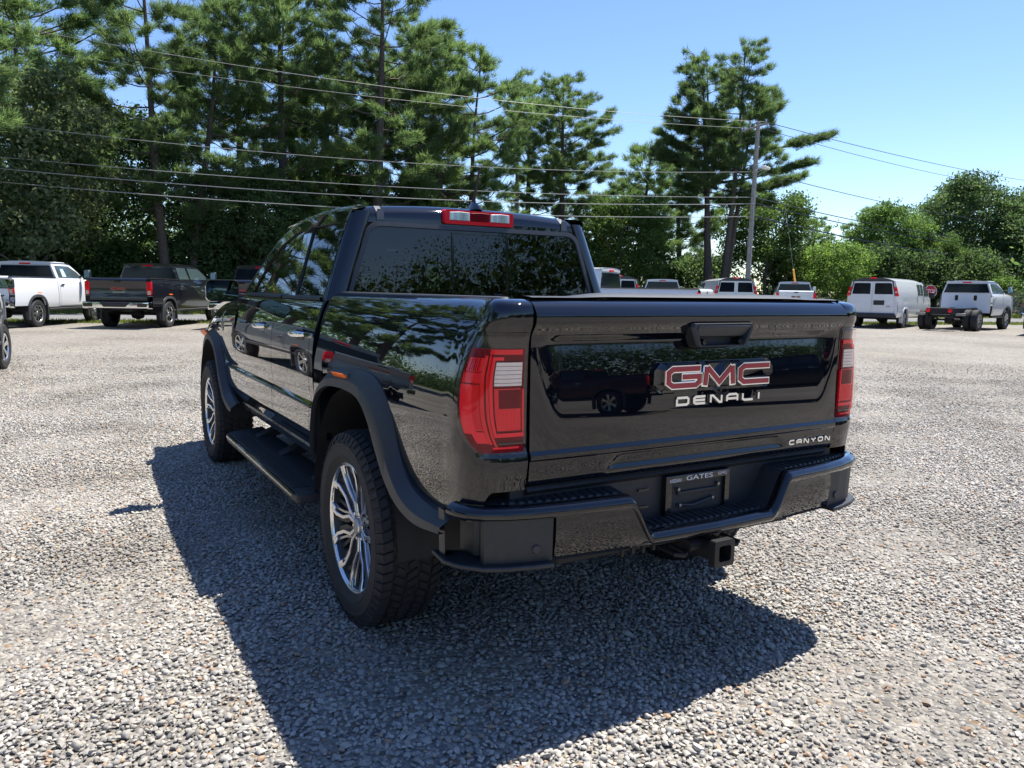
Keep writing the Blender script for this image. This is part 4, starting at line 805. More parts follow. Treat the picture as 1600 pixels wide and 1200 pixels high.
# ---- grass blades on the verges (as stuff)
def numpy_mesh(name, V, Fq, mats, mi=None, smooth=False):
    me = bpy.data.meshes.new(name); k = Fq.shape[1]; me.vertices.add(len(V)); me.vertices.foreach_set('co', V.astype(np.float32).ravel())
    me.loops.add(Fq.size); me.loops.foreach_set('vertex_index', Fq.astype(np.int32).ravel()); me.polygons.add(len(Fq)); me.polygons.foreach_set('loop_start', (np.arange(len(Fq))*k).astype(np.int32))
    for m in mats: me.materials.append(m)
    if mi is not None: me.polygons.foreach_set('material_index', mi.astype(np.int32))
    if smooth: me.polygons.foreach_set('use_smooth', np.ones(len(Fq), bool))
    me.update(); me.validate(); return me
def leaf_mat(name, stops, trans=0.3, rough=0.55, hue=0.02):
    m, n, l, b = node_mat(name); g = n.new('ShaderNodeNewGeometry'); r = ramp(n, stops); l.new(g.outputs['Random Per Island'], r.inputs[0])
    oi = n.new('ShaderNodeObjectInfo'); hs = n.new('ShaderNodeHueSaturation'); mp = n.new('ShaderNodeMapRange'); mp.inputs[3].default_value = 0.80; mp.inputs[4].default_value = 1.20; l.new(oi.outputs['Random'], mp.inputs[0]); l.new(mp.outputs[0], hs.inputs['Value']); l.new(r.outputs[0], hs.inputs['Color'])
    l.new(hs.outputs[0], b.inputs['Base Color']); b.inputs['Roughness'].default_value = rough; b.inputs['Specular IOR Level'].default_value = 0.12
    tr = n.new('ShaderNodeBsdfTranslucent'); th = n.new('ShaderNodeMix'); th.data_type = 'RGBA'; th.blend_type = 'MULTIPLY'; th.inputs[0].default_value = 1; th.inputs[7].default_value = (1.75, 1.75, 1.2, 1); l.new(hs.outputs[0], th.inputs[6]); l.new(th.outputs[2], tr.inputs[0]); mx = n.new('ShaderNodeMixShader'); mx.inputs[0].default_value = trans; o = n['Material Output']
    l.new(b.outputs[0], mx.inputs[1]); l.new(tr.outputs[0], mx.inputs[2]); l.new(mx.outputs[0], o.inputs[0]); return m
GRASSL = leaf_mat('grass_blades', [(0, (0.06, 0.10, 0.02)), (0.6, (0.13, 0.17, 0.04)), (1, (0.24, 0.22, 0.09))])
def grass_strip(l0, l1, d0, d1, n, h):
    rg = np.random.RandomState(int(d0*10)); lat = rg.uniform(l0, l1, n); dep = rg.uniform(d0, d1, n)+0.31*lat; a = rg.uniform(0, 6.28, n); hh = h*rg.uniform(0.5, 1.3, n); base = np.zeros((n, 3)); rh, fh = np.array(_rh), np.array(_fh)
    base[:, :2] = CAM[:2]+lat[:, None]*rh[:2]+dep[:, None]*fh[:2]; d = np.stack([np.cos(a), np.sin(a), 0*a], 1); w = 0.012
    V = np.stack([base-d*w, base+d*w, base+np.stack([np.cos(a+1.6)*hh*.4, np.sin(a+1.6)*hh*.4, hh], 1)], 1).reshape(-1, 3); F = np.arange(3*n).reshape(-1, 3)
    o = bpy.data.objects.new('grass', numpy_mesh('grass', V, F, [GRASSL])); COL.objects.link(o); return o
tag(grass_strip(-30, 45, 30.6, 33.1, 45000, 0.10), 'strip of mown grass between the gravel lot and the road', 'grass', kind='stuff')
tag(grass_strip(-40, 60, 40.0, 44.0, 45000, 0.22), 'rougher grass on the far side of the road below the trees', 'grass', kind='stuff')
# weeds showing between the pebbles
# ================================================================== TREES
BARK = noisy('pine_bark', [(0.3, (0.055, 0.045, 0.038)), (0.7, (0.13, 0.11, 0.095))], 9, bump=0.03)
BARKG = noisy('grey_bark', [(0.3, (0.09, 0.085, 0.075)), (0.7, (0.19, 0.18, 0.16))], 7, bump=0.02)
NEEDLE = leaf_mat('pine_needles', [(0, (0.060, 0.112, 0.058)), (0.5, (0.105, 0.170, 0.080)), (1, (0.175, 0.235, 0.095))], 0.55, 0.6)
LEAF = leaf_mat('broad_leaves', [(0, (0.042, 0.088, 0.026)), (0.5, (0.082, 0.148, 0.042)), (1, (0.145, 0.205, 0.062))], 0.45, 0.6)
LEAFG = leaf_mat('grey_green_leaves', [(0, (0.070, 0.100, 0.050)), (0.5, (0.125, 0.165, 0.085)), (1, (0.21, 0.235, 0.145))], 0.5, 0.6)
LEAFB = leaf_mat('bright_leaves', [(0, (0.062, 0.118, 0.030)), (0.5, (0.105, 0.175, 0.046)), (1, (0.165, 0.23, 0.07))], 0.5, 0.6)
LEAFD = leaf_mat('dark_leaves', [(0, (0.038, 0.075, 0.032)), (0.6, (0.072, 0.122, 0.050)), (1, (0.140, 0.19, 0.085))], 0.48, 0.6)
def unit(v): return v/np.maximum(np.linalg.norm(v, axis=-1, keepdims=True), 1e-9)
def sprays(rg, C, D, K, ln, wd, spread):
    """K thin blades round every centre C, fanned about the direction D"""
    n = len(C); C = np.repeat(C, K, 0); D = np.repeat(D, K, 0)
    d = unit(D+rg.normal(0, spread, D.shape)); L = ln*rg.uniform(0.6, 1.25, (n*K, 1)); s = unit(np.cross(d, rg.normal(0, 1, D.shape))); w = wd*rg.uniform(0.7, 1.3, (n*K, 1)); b = C+rg.normal(0, ln*0.18, C.shape)
    V = np.stack([b-s*w*.5, b+s*w*.5, b+d*L], 1).reshape(-1, 3); return V, np.arange(3*n*K).reshape(-1, 3)
def pine_meshes(seed, H, R, crown0, stems=1, lean=0.0, whorl=0.85, dens=1.0, flat=0.55, reach=None, bare=0.45):
    """white pine: whorls of limbs, each limb with side twigs carrying flat plumes of needles, air between the plumes"""
    rg = np.random.RandomState(seed); wood = MB(); CC, DD = [], []; up3 = np.array([0, 0, 1.0])
    for st in range(stems):
        a0 = rg.uniform(0, 6.28); off = 0.0 if stems == 1 else 0.55; bx, by = off*math.cos(a0+st*2.4), off*math.sin(a0+st*2.4); hh = H*(1 if st == 0 else rg.uniform(0.80, 0.97)); tx, ty = bx*3.4+lean*H*0.1+rg.normal(0, 0.3), by*3.4+rg.normal(0, 0.3)
        r0 = (0.13+0.014*H)/(1 if stems == 1 else 1.45); ts = np.linspace(0, 1, 12); tp = [(bx+(tx-bx)*t+0.12*math.sin(5*t+st), by+(ty-by)*t+0.12*math.cos(4*t), hh*t) for t in ts]
        wood.tube(tp, [r0*(1-0.93*t) for t in ts], 8)
        z = crown0*H*(1 if st == 0 else rg.uniform(0.9, 1.3))
        while z < hh*0.985:
            t = z/hh; u = max((z-crown0*H)/(hh-crown0*H), 0); px = np.interp(t, ts, [p[0] for p in tp]); py = np.interp(t, ts, [p[1] for p in tp])
            prof = 0.80+0.2*math.sin(min(1, u*2)*math.pi/2) if u < 0.45 else 1-((u-0.45)/0.55)**1.5*0.84
            nb = rg.randint(3, 6); a1 = rg.uniform(0, 6.28)
            for k in range(nb):
                if rg.rand() < 0.15: continue
                az = a1+k*2*math.pi/nb+rg.normal(0, 0.3); L = max(0.45, R*prof*rg.uniform(0.55, 1.2))
                if stems > 1:                              # outer stems keep the limbs that point away from the group
                    if rg.rand() < 0.45*(0.5-0.5*math.cos(az-(a0+st*2.4))): continue
                    L *= 0.82
                rise = rg.uniform(-0.12, 0.20)+0.65*u**1.4; dirh = np.array([math.cos(az), math.sin(az), 0]); sdir = np.array([-dirh[1], dirh[0], 0]); q5 = np.linspace(0, 1, 5)
                pts = [np.array([px, py, z])+dirh*L*q+up3*L*(rise*q+0.20*q*q-0.10*math.sin(q*3.1)) for q in q5]; wood.tube(pts, [0.014+0.020*L*0.35*(1-0.85*q) for q in q5], 4, caps=False)
                at = lambda q: np.array([np.interp(q, q5, [p[i] for p in pts]) for i in range(3)])
                twigs = [(1.0, None)]
                for j in range(max(2, int(L*1.7*dens))): twigs.append((rg.uniform(0.30 if u > 0.3 else bare, 0.95), 1 if j % 2 else -1))
                for q0, sg in twigs:
                    b0 = at(q0)
                    if sg is None: td = dirh*0.9+up3*0.25; tl = 0.45+0.08*L; b0 = at(0.86)
                    else: td = dirh*0.75+sdir*sg*rg.uniform(0.5, 1.0)+up3*rg.uniform(0.02, 0.30); tl = L*rg.uniform(0.20, 0.42)*(1.2-0.5*q0)+0.18
                    td /= np.linalg.norm(td); wood.tube([b0, b0+td*tl], [0.014, 0.006], 3, caps=False); n = max(3, int(tl*9.5*dens))
                    for v in rg.uniform(0.30, 1.08, n): CC.append(b0+td*tl*v+rg.normal(0, 1, 3)*np.array([0.10, 0.10, 0.05])); DD.append(td*0.9+up3*flat)
            z += whorl*rg.uniform(0.7, 1.3)*(1-0.35*u)
        for q in range(8): CC.append(np.array([tx, ty, hh-0.15*q*0.5])+rg.normal(0, 0.12, 3)); DD.append(np.array([0, 0, 1.0]))
        if reach and st in (0, 1):                        # a few long low limbs to one side
            for zf, L, az in reach[st::2]:
                zz = zf*H; px = np.interp(zz/hh, ts, [p[0] for p in tp]); py = np.interp(zz/hh, ts, [p[1] for p in tp]); dirh = np.array([math.cos(az), math.sin(az), 0]); sdir = np.array([-dirh[1], dirh[0], 0]); q5 = np.linspace(0, 1, 6)
                pts = [np.array([px, py, zz])+dirh*L*q+up3*L*(0.10*q+0.10*q*q)+sdir*0.2*math.sin(5*q) for q in q5]; wood.tube(pts, [0.10*(1-0.85*q)+0.012 for q in q5], 5, caps=False)
                for j in range(26):
                    q0 = 0.42+0.58*math.sqrt(rg.rand()); b0 = np.array([np.interp(q0, q5, [p[i] for p in pts]) for i in range(3)]); td = dirh*0.8+sdir*rg.choice([-1, 1])*rg.uniform(0.2, 0.9)+up3*rg.uniform(0.1, 0.5); td /= np.linalg.norm(td); tl = rg.uniform(0.5, 1.3); wood.tube([b0, b0+td*tl], [0.016, 0.006], 3, caps=False)
                    for v in rg.uniform(0.3, 1.08, int(tl*10)): CC.append(b0+td*tl*v+rg.normal(0, 1, 3)*np.array([0.12, 0.12, 0.07])); DD.append(td*0.9+up3*flat)
    C, D = np.array(CC), np.array(DD); V, Fq = sprays(rg, C, D, 28, 0.38, 0.031, 0.66)
    wm = wood.mesh('trunk', BARK, 60, weld=False); return wm, numpy_mesh('crown', V, Fq, [NEEDLE])
def leaves_at(rg, C, N, sz, up=0.5):
    n = len(C); d = unit(rg.normal(0, 1, (n, 3))+N*0.9+np.array([0, 0, up])); t = unit(np.cross(d, rg.normal(0, 1, (n, 3)))); b = np.cross(d, t); s = sz*rg.uniform(0.6, 1.35, (n, 1))
    V = np.stack([C-t*s*.5, C+b*s*.32-d*s*.05, C+t*s*.5-d*s*.12, C-b*s*.32-d*s*.05], 1).reshape(-1, 3); return V, np.arange(4*n).reshape(-1, 4)
def broad_meshes(seed, H, R, base, lobes, nleaf, sz, m, trunk_r=0.16, per=34, clump=0.42, bark=None, open_=0.0):
    rg = np.random.RandomState(seed); wood = MB(); zt = base*H; cen = []
    wood.tube([(0, 0, 0), (0.05, 0.03, zt*0.5), (0.0, 0.08, zt), (0.06, 0, H*0.62), (0.0, 0.05, H*0.86)], [trunk_r*1.25, trunk_r, trunk_r*0.85, trunk_r*0.5, trunk_r*0.15], 8)
    for k in range(lobes):
        u = (k+0.5)/lobes; z = zt+(H-zt)*(0.16+0.74*u**0.85); rr = R*math.sqrt(max(0.06, 1-((u-0.36)/0.70)**2))*rg.uniform(0.45, 0.80); a = k*2.4+rg.uniform(-0.4, 0.4); c = np.array([rr*math.cos(a), rr*math.sin(a), z]); lr = R*rg.uniform(0.36, 0.56)*(1-0.35*u); cen.append((c, lr))
        s = np.array([0, 0, max(zt*0.8, z-rr*0.9-0.4)]); wood.tube([s, s*0.45+c*0.55+np.array([0, 0, -0.15*rr]), c], [trunk_r*0.42, trunk_r*0.26, trunk_r*0.08], 5, caps=False)
    ncl = max(lobes, nleaf//per); CC, NN = [], []
    for q in range(ncl):
        c, lr = cen[rg.randint(lobes)]; v = rg.normal(0, 1, 3); v /= np.linalg.norm(v); v[2] = v[2]*0.75+0.12; p = c+v*lr*(rg.uniform(0.55, 1.08))*np.array([1, 1, 0.85])
        k = rg.normal(0, clump, (per, 3))*np.array([1, 1, 0.55]); CC.append(p+k); NN.append(np.repeat(v[None]*0.8, per, 0))
    C, N = np.concatenate(CC), np.concatenate(NN); C[:, 2] = np.maximum(C[:, 2], 0.15); V, Fq = leaves_at(rg, C, N, sz)
    return wood.mesh('trunk', bark or BARKG, 60, weld=False), numpy_mesh('crown', V, Fq, [m])
def plant(name, meshes, loc, rz, sc, label, cat, group):
    t = thing(name, label, cat, loc, rz, group); t.scale = (sc, sc, sc) if isinstance(sc, (int, float)) else sc
    put('trunk', meshes[0], t); put('crown', meshes[1], t); return t
PN = [pine_meshes(11, 18.5, 4.3, 0.26, 1, whorl=0.8), pine_meshes(12, 18.5, 4.2, 0.22, 2), pine_meshes(13, 17, 3.7, 0.26, 1, whorl=0.75), pine_meshes(14, 15.5, 4.8, 0.24, 2, whorl=0.9), pine_meshes(15, 10.5, 2.9, 0.10, 1, dens=1.1, whorl=0.65)]
_ra = math.atan2(_rh.y, _rh.x)
PH = pine_meshes(21, 17.5, 3.6, 0.42, 5, lean=0.0, whorl=0.84, dens=1.12, flat=0.50, reach=[(0.50, 6.3, _ra), (0.62, 5.6, _ra+0.25), (0.44, 5.4, _ra-0.35), (0.54, 5.2, _ra+3.0), (0.72, 4.2, _ra-0.2), (0.66, 3.8, _ra+2.8)])
BD = [broad_meshes(31, 11, 4.6, 0.16, 20, 26000, 0.22, LEAF, per=44, clump=0.36), broad_meshes(32, 12.5, 5.4, 0.16, 24, 30000, 0.23, LEAFD, per=44, clump=0.38), broad_meshes(33, 10, 4.2, 0.10, 18, 26000, 0.19, LEAFG, per=40, clump=0.34)]
BB = broad_meshes(34, 5.3, 2.7, 0.15, 18, 17000, 0.16, LEAFB, 0.09, clump=0.24)
BU_ = [broad_meshes(41, 4.4, 2.6, 0.05, 10, 8000, 0.20, LEAFD, 0.06, clump=0.35), broad_meshes(42, 3.2, 2.1, 0.05, 9, 7000, 0.18, LEAF, 0.05, clump=0.3)]
GP, GB, GS = 'white pines along the road', 'broadleaf trees along the road', 'bushes below the roadside trees'
def px_at(px, dep): return (px-800)/F_PX*dep
TREES = [
 ('pine_tree', PN[3], 22, 41, 1.20, 0.4, 'tall pine at the left edge of the photo, above the white single cab pickup', 'tree', GP),
 ('pine_tree', PN[1], 285, 39.5, 1.02, 1.0, 'thick twin-trunked pine rising behind the dark crew cab pickup', 'tree', GP),
 ('pine_tree', PN[2], 452, 43.5, 1.05, 2.2, 'slender straight pine between the two thickest pines, left of the black pickup roof', 'tree', GP),
 ('pine_tree', PN[0], 592, 44, 1.06, 0.2, 'biggest dense pine, its trunk straight above the black pickup roof', 'tree', GP),
 ('pine_tree', PN[3], 708, 48, 1.09, 3.6, 'spreading pine with bare grey inner limbs just left of the roof antenna', 'tree', GP),
 ('pine_tree', PN[2], 868, 55, 0.93, 4.4, 'round-topped pine standing alone right of the roof antenna, behind the brown pole', 'tree', GP),
 ('pine_tree', PN[0], 818, 58, 0.86, 5.1, 'paler pine pressed against the left side of the round-topped pine', 'tree', GP),
 ('pine_tree', PN[4], 992, 60, 1.18, 0.8, 'short pine just left of the lone many-stemmed pine', 'tree', GP),
 ('pine_tree', PN[4], 1056, 63, 1.16, 2.4, 'short bushy pine directly behind the trunks of the lone many-stemmed pine', 'tree', GP),
 ('pine_tree', PN[4], 930, 58, 0.80, 3.9, 'small pine low beside the right edge of the black pickup cab', 'tree', GP),
 ('pine_tree', PH, 1118, 53, 1.0, 0.0, 'lone tall pine with several stems and long branches reaching behind the lamp pole', 'tree', GP),
 ('pine_tree', PN[4], 1262, 92, 0.95, 1.7, 'distant pine left of the bright green young tree', 'tree', GP),
 ('pine_tree', PN[4], 1345, 88, 1.06, 0.3, 'distant dark pine peeking over the broad green trees behind the white van', 'tree', GP),
 ('pine_tree', PN[4], 1455, 92, 1.28, 5.6, 'dark pine top showing above the tallest broadleaf tree on the right', 'tree', GP),
 ('pine_tree', PN[4], 1606, 74, 1.05, 2.9, 'pine cut by the right edge of the photo', 'tree', GP),
 ('pine_tree', PN[2], 112, 47, 0.80, 0.9, 'pine between the left edge pine and the twin-trunked pine, farther back', 'tree', GP),
 ('pine_tree', PN[0], 385, 49, 1.04, 2.6, 'pine half hidden between the twin-trunked pine and the slender straight pine', 'tree', GP),
 ('pine_tree', PN[1], 524, 51, 1.0, 5.2, 'pine half hidden between the slender straight pine and the biggest dense pine', 'tree', GP),
 ('pine_tree', PN[2], 655, 53, 1.06, 3.0, 'pine half hidden between the biggest dense pine and the bare-limbed one', 'tree', GP),
 ('broadleaf_tree', BD[2], 58, 36.5, 1.12, 0.5, 'grey-green leafy tree behind the white single cab pickup', 'tree', GB),
 ('broadleaf_tree', BD[1], 170, 46, 0.95, 2.0, 'dark leafy tree filling the gap between the white and the dark pickup', 'tree', GB),
 ('broadleaf_tree', BD[1], 395, 42, 0.62, 1.2, 'leafy tree with pale shining leaves left of the black pickup windscreen pillar', 'tree', GB),
 ('broadleaf_tree', BD[0], 520, 50, 0.85, 3.1, 'leafy tree between the slender pine and the biggest pine', 'tree', GB),
 ('broadleaf_tree', BD[1], 660, 52, 0.70, 4.1, 'dark leafy tree low behind the black pickup roof', 'tree', GB),
 ('broadleaf_tree', BD[0], 965, 52, 0.72, 0.9, 'rounded green tree beside the right rear pillar of the black pickup cab', 'tree', GB),
 ('broadleaf_tree', BD[0], 1190, 60, 0.86, 5.0, 'rounded green tree behind the foot of the lamp pole', 'tree', GB),
 ('broadleaf_tree', BB, 1298, 55, 0.95, 2.5, 'bright yellow-green young tree left of the complete white van', 'tree', GB),
 ('broadleaf_tree', BD[0], 1378, 68, 0.86, 0.0, 'mid green tree above the roof of the complete white van', 'tree', GB),
 ('broadleaf_tree', BD[1], 1502, 74, 1.03, 3.3, 'tallest broadleaf tree on the right, over the white chassis cab', 'tree', GB),
 ('broadleaf_tree', BD[0], 1446, 66, 0.62, 4.6, 'lower green tree between the complete white van and the chassis cab', 'tree', GB),
 ('broadleaf_tree', BD[1], 1588, 70, 0.80, 1.9, 'dark tree at the right edge above the chain link fence', 'tree', GB),
 ('bush', BU_[0], 120, 40, 1.0, 0.3, 'dark bush right behind the white single cab pickup', 'bush', GS),
 ('bush', BU_[1], 205, 41, 1.1, 1.9, 'low green bush at the left end of the dark pickup roof', 'bush', GS),
 ('bush', BU_[0], 320, 41.5, 1.05, 2.7, 'dark bush behind the windscreen of the dark crew cab pickup', 'bush', GS),
 ('bush', BU_[0], 20, 38, 1.1, 4.2, 'dark bush at the left edge, behind the white pickup tailgate', 'bush', GS),
 ('bush', BU_[0], 500, 45, 1.15, 5.0, 'dark bush seen past the black pickup side windows', 'bush', GS),
 ('bush', BU_[0], 420, 44, 1.0, 0.9, 'dark bush behind the maroon-topped pickup', 'bush', GS),
 ('bush', BU_[0], 1085, 58, 0.95, 3.4, 'dark bush beneath the lone many-stemmed pine', 'bush', GS),
 ('bush', BU_[0], 1225, 62, 1.0, 1.1, 'bush between the lamp pole and the bright young tree', 'bush', GS),
 ('bush', BU_[0], 1440, 64, 1.15, 2.2, 'dark bush behind the stop sign', 'bush', GS),
 ('bush', BU_[0], 1385, 62, 1.2, 5.3, 'dark bush behind the middle of the complete white van', 'bush', GS),
 ('bush', BU_[0], 1505, 66, 1.2, 0.2, 'dark bush behind the chassis cab roof', 'bush', GS),
 ('bush', BU_[1], 1560, 62, 0.9, 4.0, 'sunlit bush behind the chain link fence', 'bush', GS),
]
for nm, ms, px, dep, sc, rz, lab, cat, grp in TREES: plant(nm, ms, P(px_at(px, dep), dep), rz, sc, lab, cat, grp)
# the woods closing the view, dark masses of leaves
def wood_mass(pts, label, sz, core=None):
    rg = np.random.RandomState(77); C = np.concatenate([np.array(c)+rg.normal(0, 0.9, (16, 3)) for c in pts]); C[:, 2] = np.maximum(C[:, 2], 0.1); V, Fq = leaves_at(rg, C, np.zeros_like(C), sz)
    if core is not None:                                  # the closed inside of the wood: bigger, deeper leaves
        D = np.concatenate([np.array(c)*np.array([1.07, 1.07, 0.86])+rg.normal(0, 0.8, (10, 3)) for c in pts[::3]]); V2, F2 = leaves_at(rg, D, np.zeros_like(D), core); Fq = np.concatenate([Fq, F2+len(V)]); V = np.concatenate([V, V2])
    o = bpy.data.objects.new('woodland', numpy_mesh('woodland', V, Fq, [LEAFD])); COL.objects.link(o); tag(o, label, 'woodland', kind='stuff')
_rg = np.random.RandomState(78); _a, _b = [], []
for q in range(3000):
    px = _rg.uniform(-150, 1000) if _rg.rand() < 0.60 else _rg.uniform(1180, 1750); dep = (_rg.uniform(50, 62)+0.012*max(0, px)) if px < 1000 else _rg.uniform(88, 108)
    _a.append(P(px_at(px, dep), dep, _rg.uniform(0.2, (7.0 if px < 700 else 5.0) if px < 1000 else 8.0)))
for q in range(10000):                                     # ring of trees on the far sides of the lot, behind the photographer
    a = math.radians(_rg.uniform(-62, 330)-0); a = math.radians(_rg.uniform(160, 275)); R_ = _rg.uniform(62, 74); hm = 8.5+2.2*math.sin(a*7)+1.5*math.sin(a*17+1)+1.0*math.sin(a*41)+(2.5 if 3.2 < a < 4.0 else 0)
    _b.append(Vector((R_*math.cos(a), R_*math.sin(a), _rg.uniform(0.2, max(3.0, hm)))))
_c = []
for q in range(7000):                                     # and round the two flanks
    a = math.radians(_rg.uniform(10, 160) if _rg.rand() < 0.8 else _rg.uniform(275, 294)); R_ = _rg.uniform(58, 72); _c.append(Vector((R_*math.cos(a), R_*math.sin(a), _rg.uniform(0.2, 7.5+2.2*math.sin(a*9)+1.5*math.sin(a*23)))))
wood_mass(_c, 'woods along the flanks of the lot, outside the photo', 0.30, 0.8)
wood_mass(_a, 'dark wood closing the view behind the roadside trees', 0.42); wood_mass(_b, 'line of woods beyond the lot behind the photographer, mirrored in the paint', 0.22, 0.8)
# ================================================================== PARKED VEHICLES
WHITE = mat('white_paint', (0.78, 0.79, 0.80), 0.30, 0, 0.8, 0.03); NAVY = mat('dark_blue_black_paint', (0.010, 0.010, 0.017), 0.28, 0.2, 1.0, 0.02); GREY = mat('grey_paint', (0.16, 0.18, 0.20), 0.32, 0.35, 1.0, 0.03); MAROON = mat('maroon_paint', (0.07, 0.008, 0.012), 0.3, 0.2, 1.0, 0.02)
SILV = mat('silver_white_paint', (0.62, 0.63, 0.64), 0.3, 0.2, 0.8, 0.03)
WINDOW = mat('dark_window', (0.006, 0.010, 0.018), 0.06, 0, 0.0, 0.02, 0.25)
WINSIDE = mat('side_window', (0.05, 0.075, 0.078), 0.05, 0, 0.0, 0.02, 0.8)
PAPER = mat('window_sticker', (0.45, 0.62, 0.58), 0.6)
WHEELS = {}
def wheel_set(r, w, steel):
    k = (r, w, steel)
    if k in WHEELS: return WHEELS[k]
    rr = r*0.60; mb = MB(); mb.lathe([(rr, -w*.40), (rr+0.03, -w*.5), (r*0.90, -w*.5), (r*0.985, -w*.40), (r, -w*.25), (r, w*.25), (r*0.985, w*.40), (r*0.90, w*.5), (rr+0.03, w*.5), (rr, w*.42)], 40)
    for q in range(40):
        a = 2*math.pi*q/40
        for yy in (-0.3, 0, 0.3): mb.add([((r+k_*0.006)*math.cos(a+b), yy*w+c, (r+k_*0.006)*math.sin(a+b)) for k_ in (-1, 1) for b, c in ((-.05, -w*.1), (.05, -w*.1), (.05, w*.1), (-.05, w*.1))], [(4, 5, 6, 7), (0, 1, 5, 4), (1, 2, 6, 5), (2, 3, 7, 6), (3, 0, 4, 7)])
    ty = mb.mesh('tyre', RUBBER, 30, weld=False)
    mb = MB(); mb.lathe([(rr*0.93, -w*.3), (rr*0.95, w*.30), (rr, w*.44), (rr*1.02, w*.40)], 36)
    mb.lathe([(0, w*.16), (rr*0.94, w*.16)], 24)
    rim_b = mb.mesh('rim_barrel', ALLOYD, 40); mb = MB(); mb.lathe([(rr*0.93, w*.40), (rr*0.98, w*.455), (rr*1.03, w*.43)], 36); n = 8 if steel else 6
    for q in range(n):
        a = 2*math.pi*q/n; ca, sa = math.cos(a), math.sin(a); hw = rr*0.13
        pts = [(rr*0.10, hw*0.7), (rr*0.95, hw*1.3), (rr*0.95, -hw*1.3), (rr*0.10, -hw*0.7)]
        mb.prism([(x*ca-t*sa, w*.24, x*sa+t*ca) for x, t in pts], [(x*ca-t*sa, w*.24+w*(.10+.10*x/rr), x*sa+t*ca) for x, t in pts])
    mb.lathe([(0, w*.42), (rr*0.22, w*.40), (rr*0.26, w*.30)], 20); WHEELS[k] = (ty, rim_b, mb.mesh('rim_spokes', ALLOY if not steel else mat('satin_rim', (0.55, 0.56, 0.58), 0.3, 1.0), 30)); return WHEELS[k]
def add_wheel(par, x, y, r, w, steel=False, steer=0.0):
    wh = bpy.data.objects.new('wheel', None); COL.objects.link(wh); wh.parent = par; wh.location = (x, y, r*0.985); wh.rotation_euler = (0, random.uniform(0, 6), (0 if y > 0 else math.pi)+steer)
    for nm, me in zip(('tyre', 'rim_barrel', 'rim_spokes'), wheel_set(r, w, steel)): put(nm, me, wh)
def arched(x0, x1, z0, z1, centers, ra, prof, n=60, nz=14, hz=0.42, taper=None):
    """side sheet (left) between x0 and x1 with round wheel openings"""
    xs = set(np.linspace(x0, x1, n))
    for c in centers:
        for q in np.linspace(-ra, ra, 21):
            if x0 < c+q < x1: xs.add(c+q)
    rows = []
    for x in sorted(xs):
        zb = z0(x) if callable(z0) else z0
        for c in centers:
            u = abs(x-c)
            if u < ra: zb = max(zb, hz+math.sqrt(max(0, 1-(u/ra)**2.6))*ra*1.02)
        zt = z1(x) if callable(z1) else z1; row = []; tp = taper(x) if taper else 0
        for z in np.linspace(zb, zt, nz): row.append((x, prof(z)-tp, z))
        row = [(x, row[0][1]-0.04, zb)]+row+[(x, row[-1][1]-0.05, zt+0.005)]; rows.append(row)
    return MB().grid(rows)
def arch_lip(c, ra, y, hz=0.42, w=0.06):
    rows = []
    for a in np.linspace(-20, 200, 34):
        a = math.radians(a); f = lambda r: (c+r*math.copysign(abs(math.cos(a))**0.77, math.cos(a)), hz+r*1.02*(math.sin(a) if a < 0 or a > math.pi else math.sin(a)**0.77)); p, q = f(ra+w), f(ra-0.01)
        rows.append([(p[0], y-0.02, p[1]), (p[0], y+0.018, p[1]), (q[0], y+0.03, q[1]), (q[0], y-0.12, q[1])])
    return MB().grid(rows)
def both(fn):
    for s in (False, True): fn((lambda b: b.mirror()) if s else (lambda b: b), -1 if s else 1)
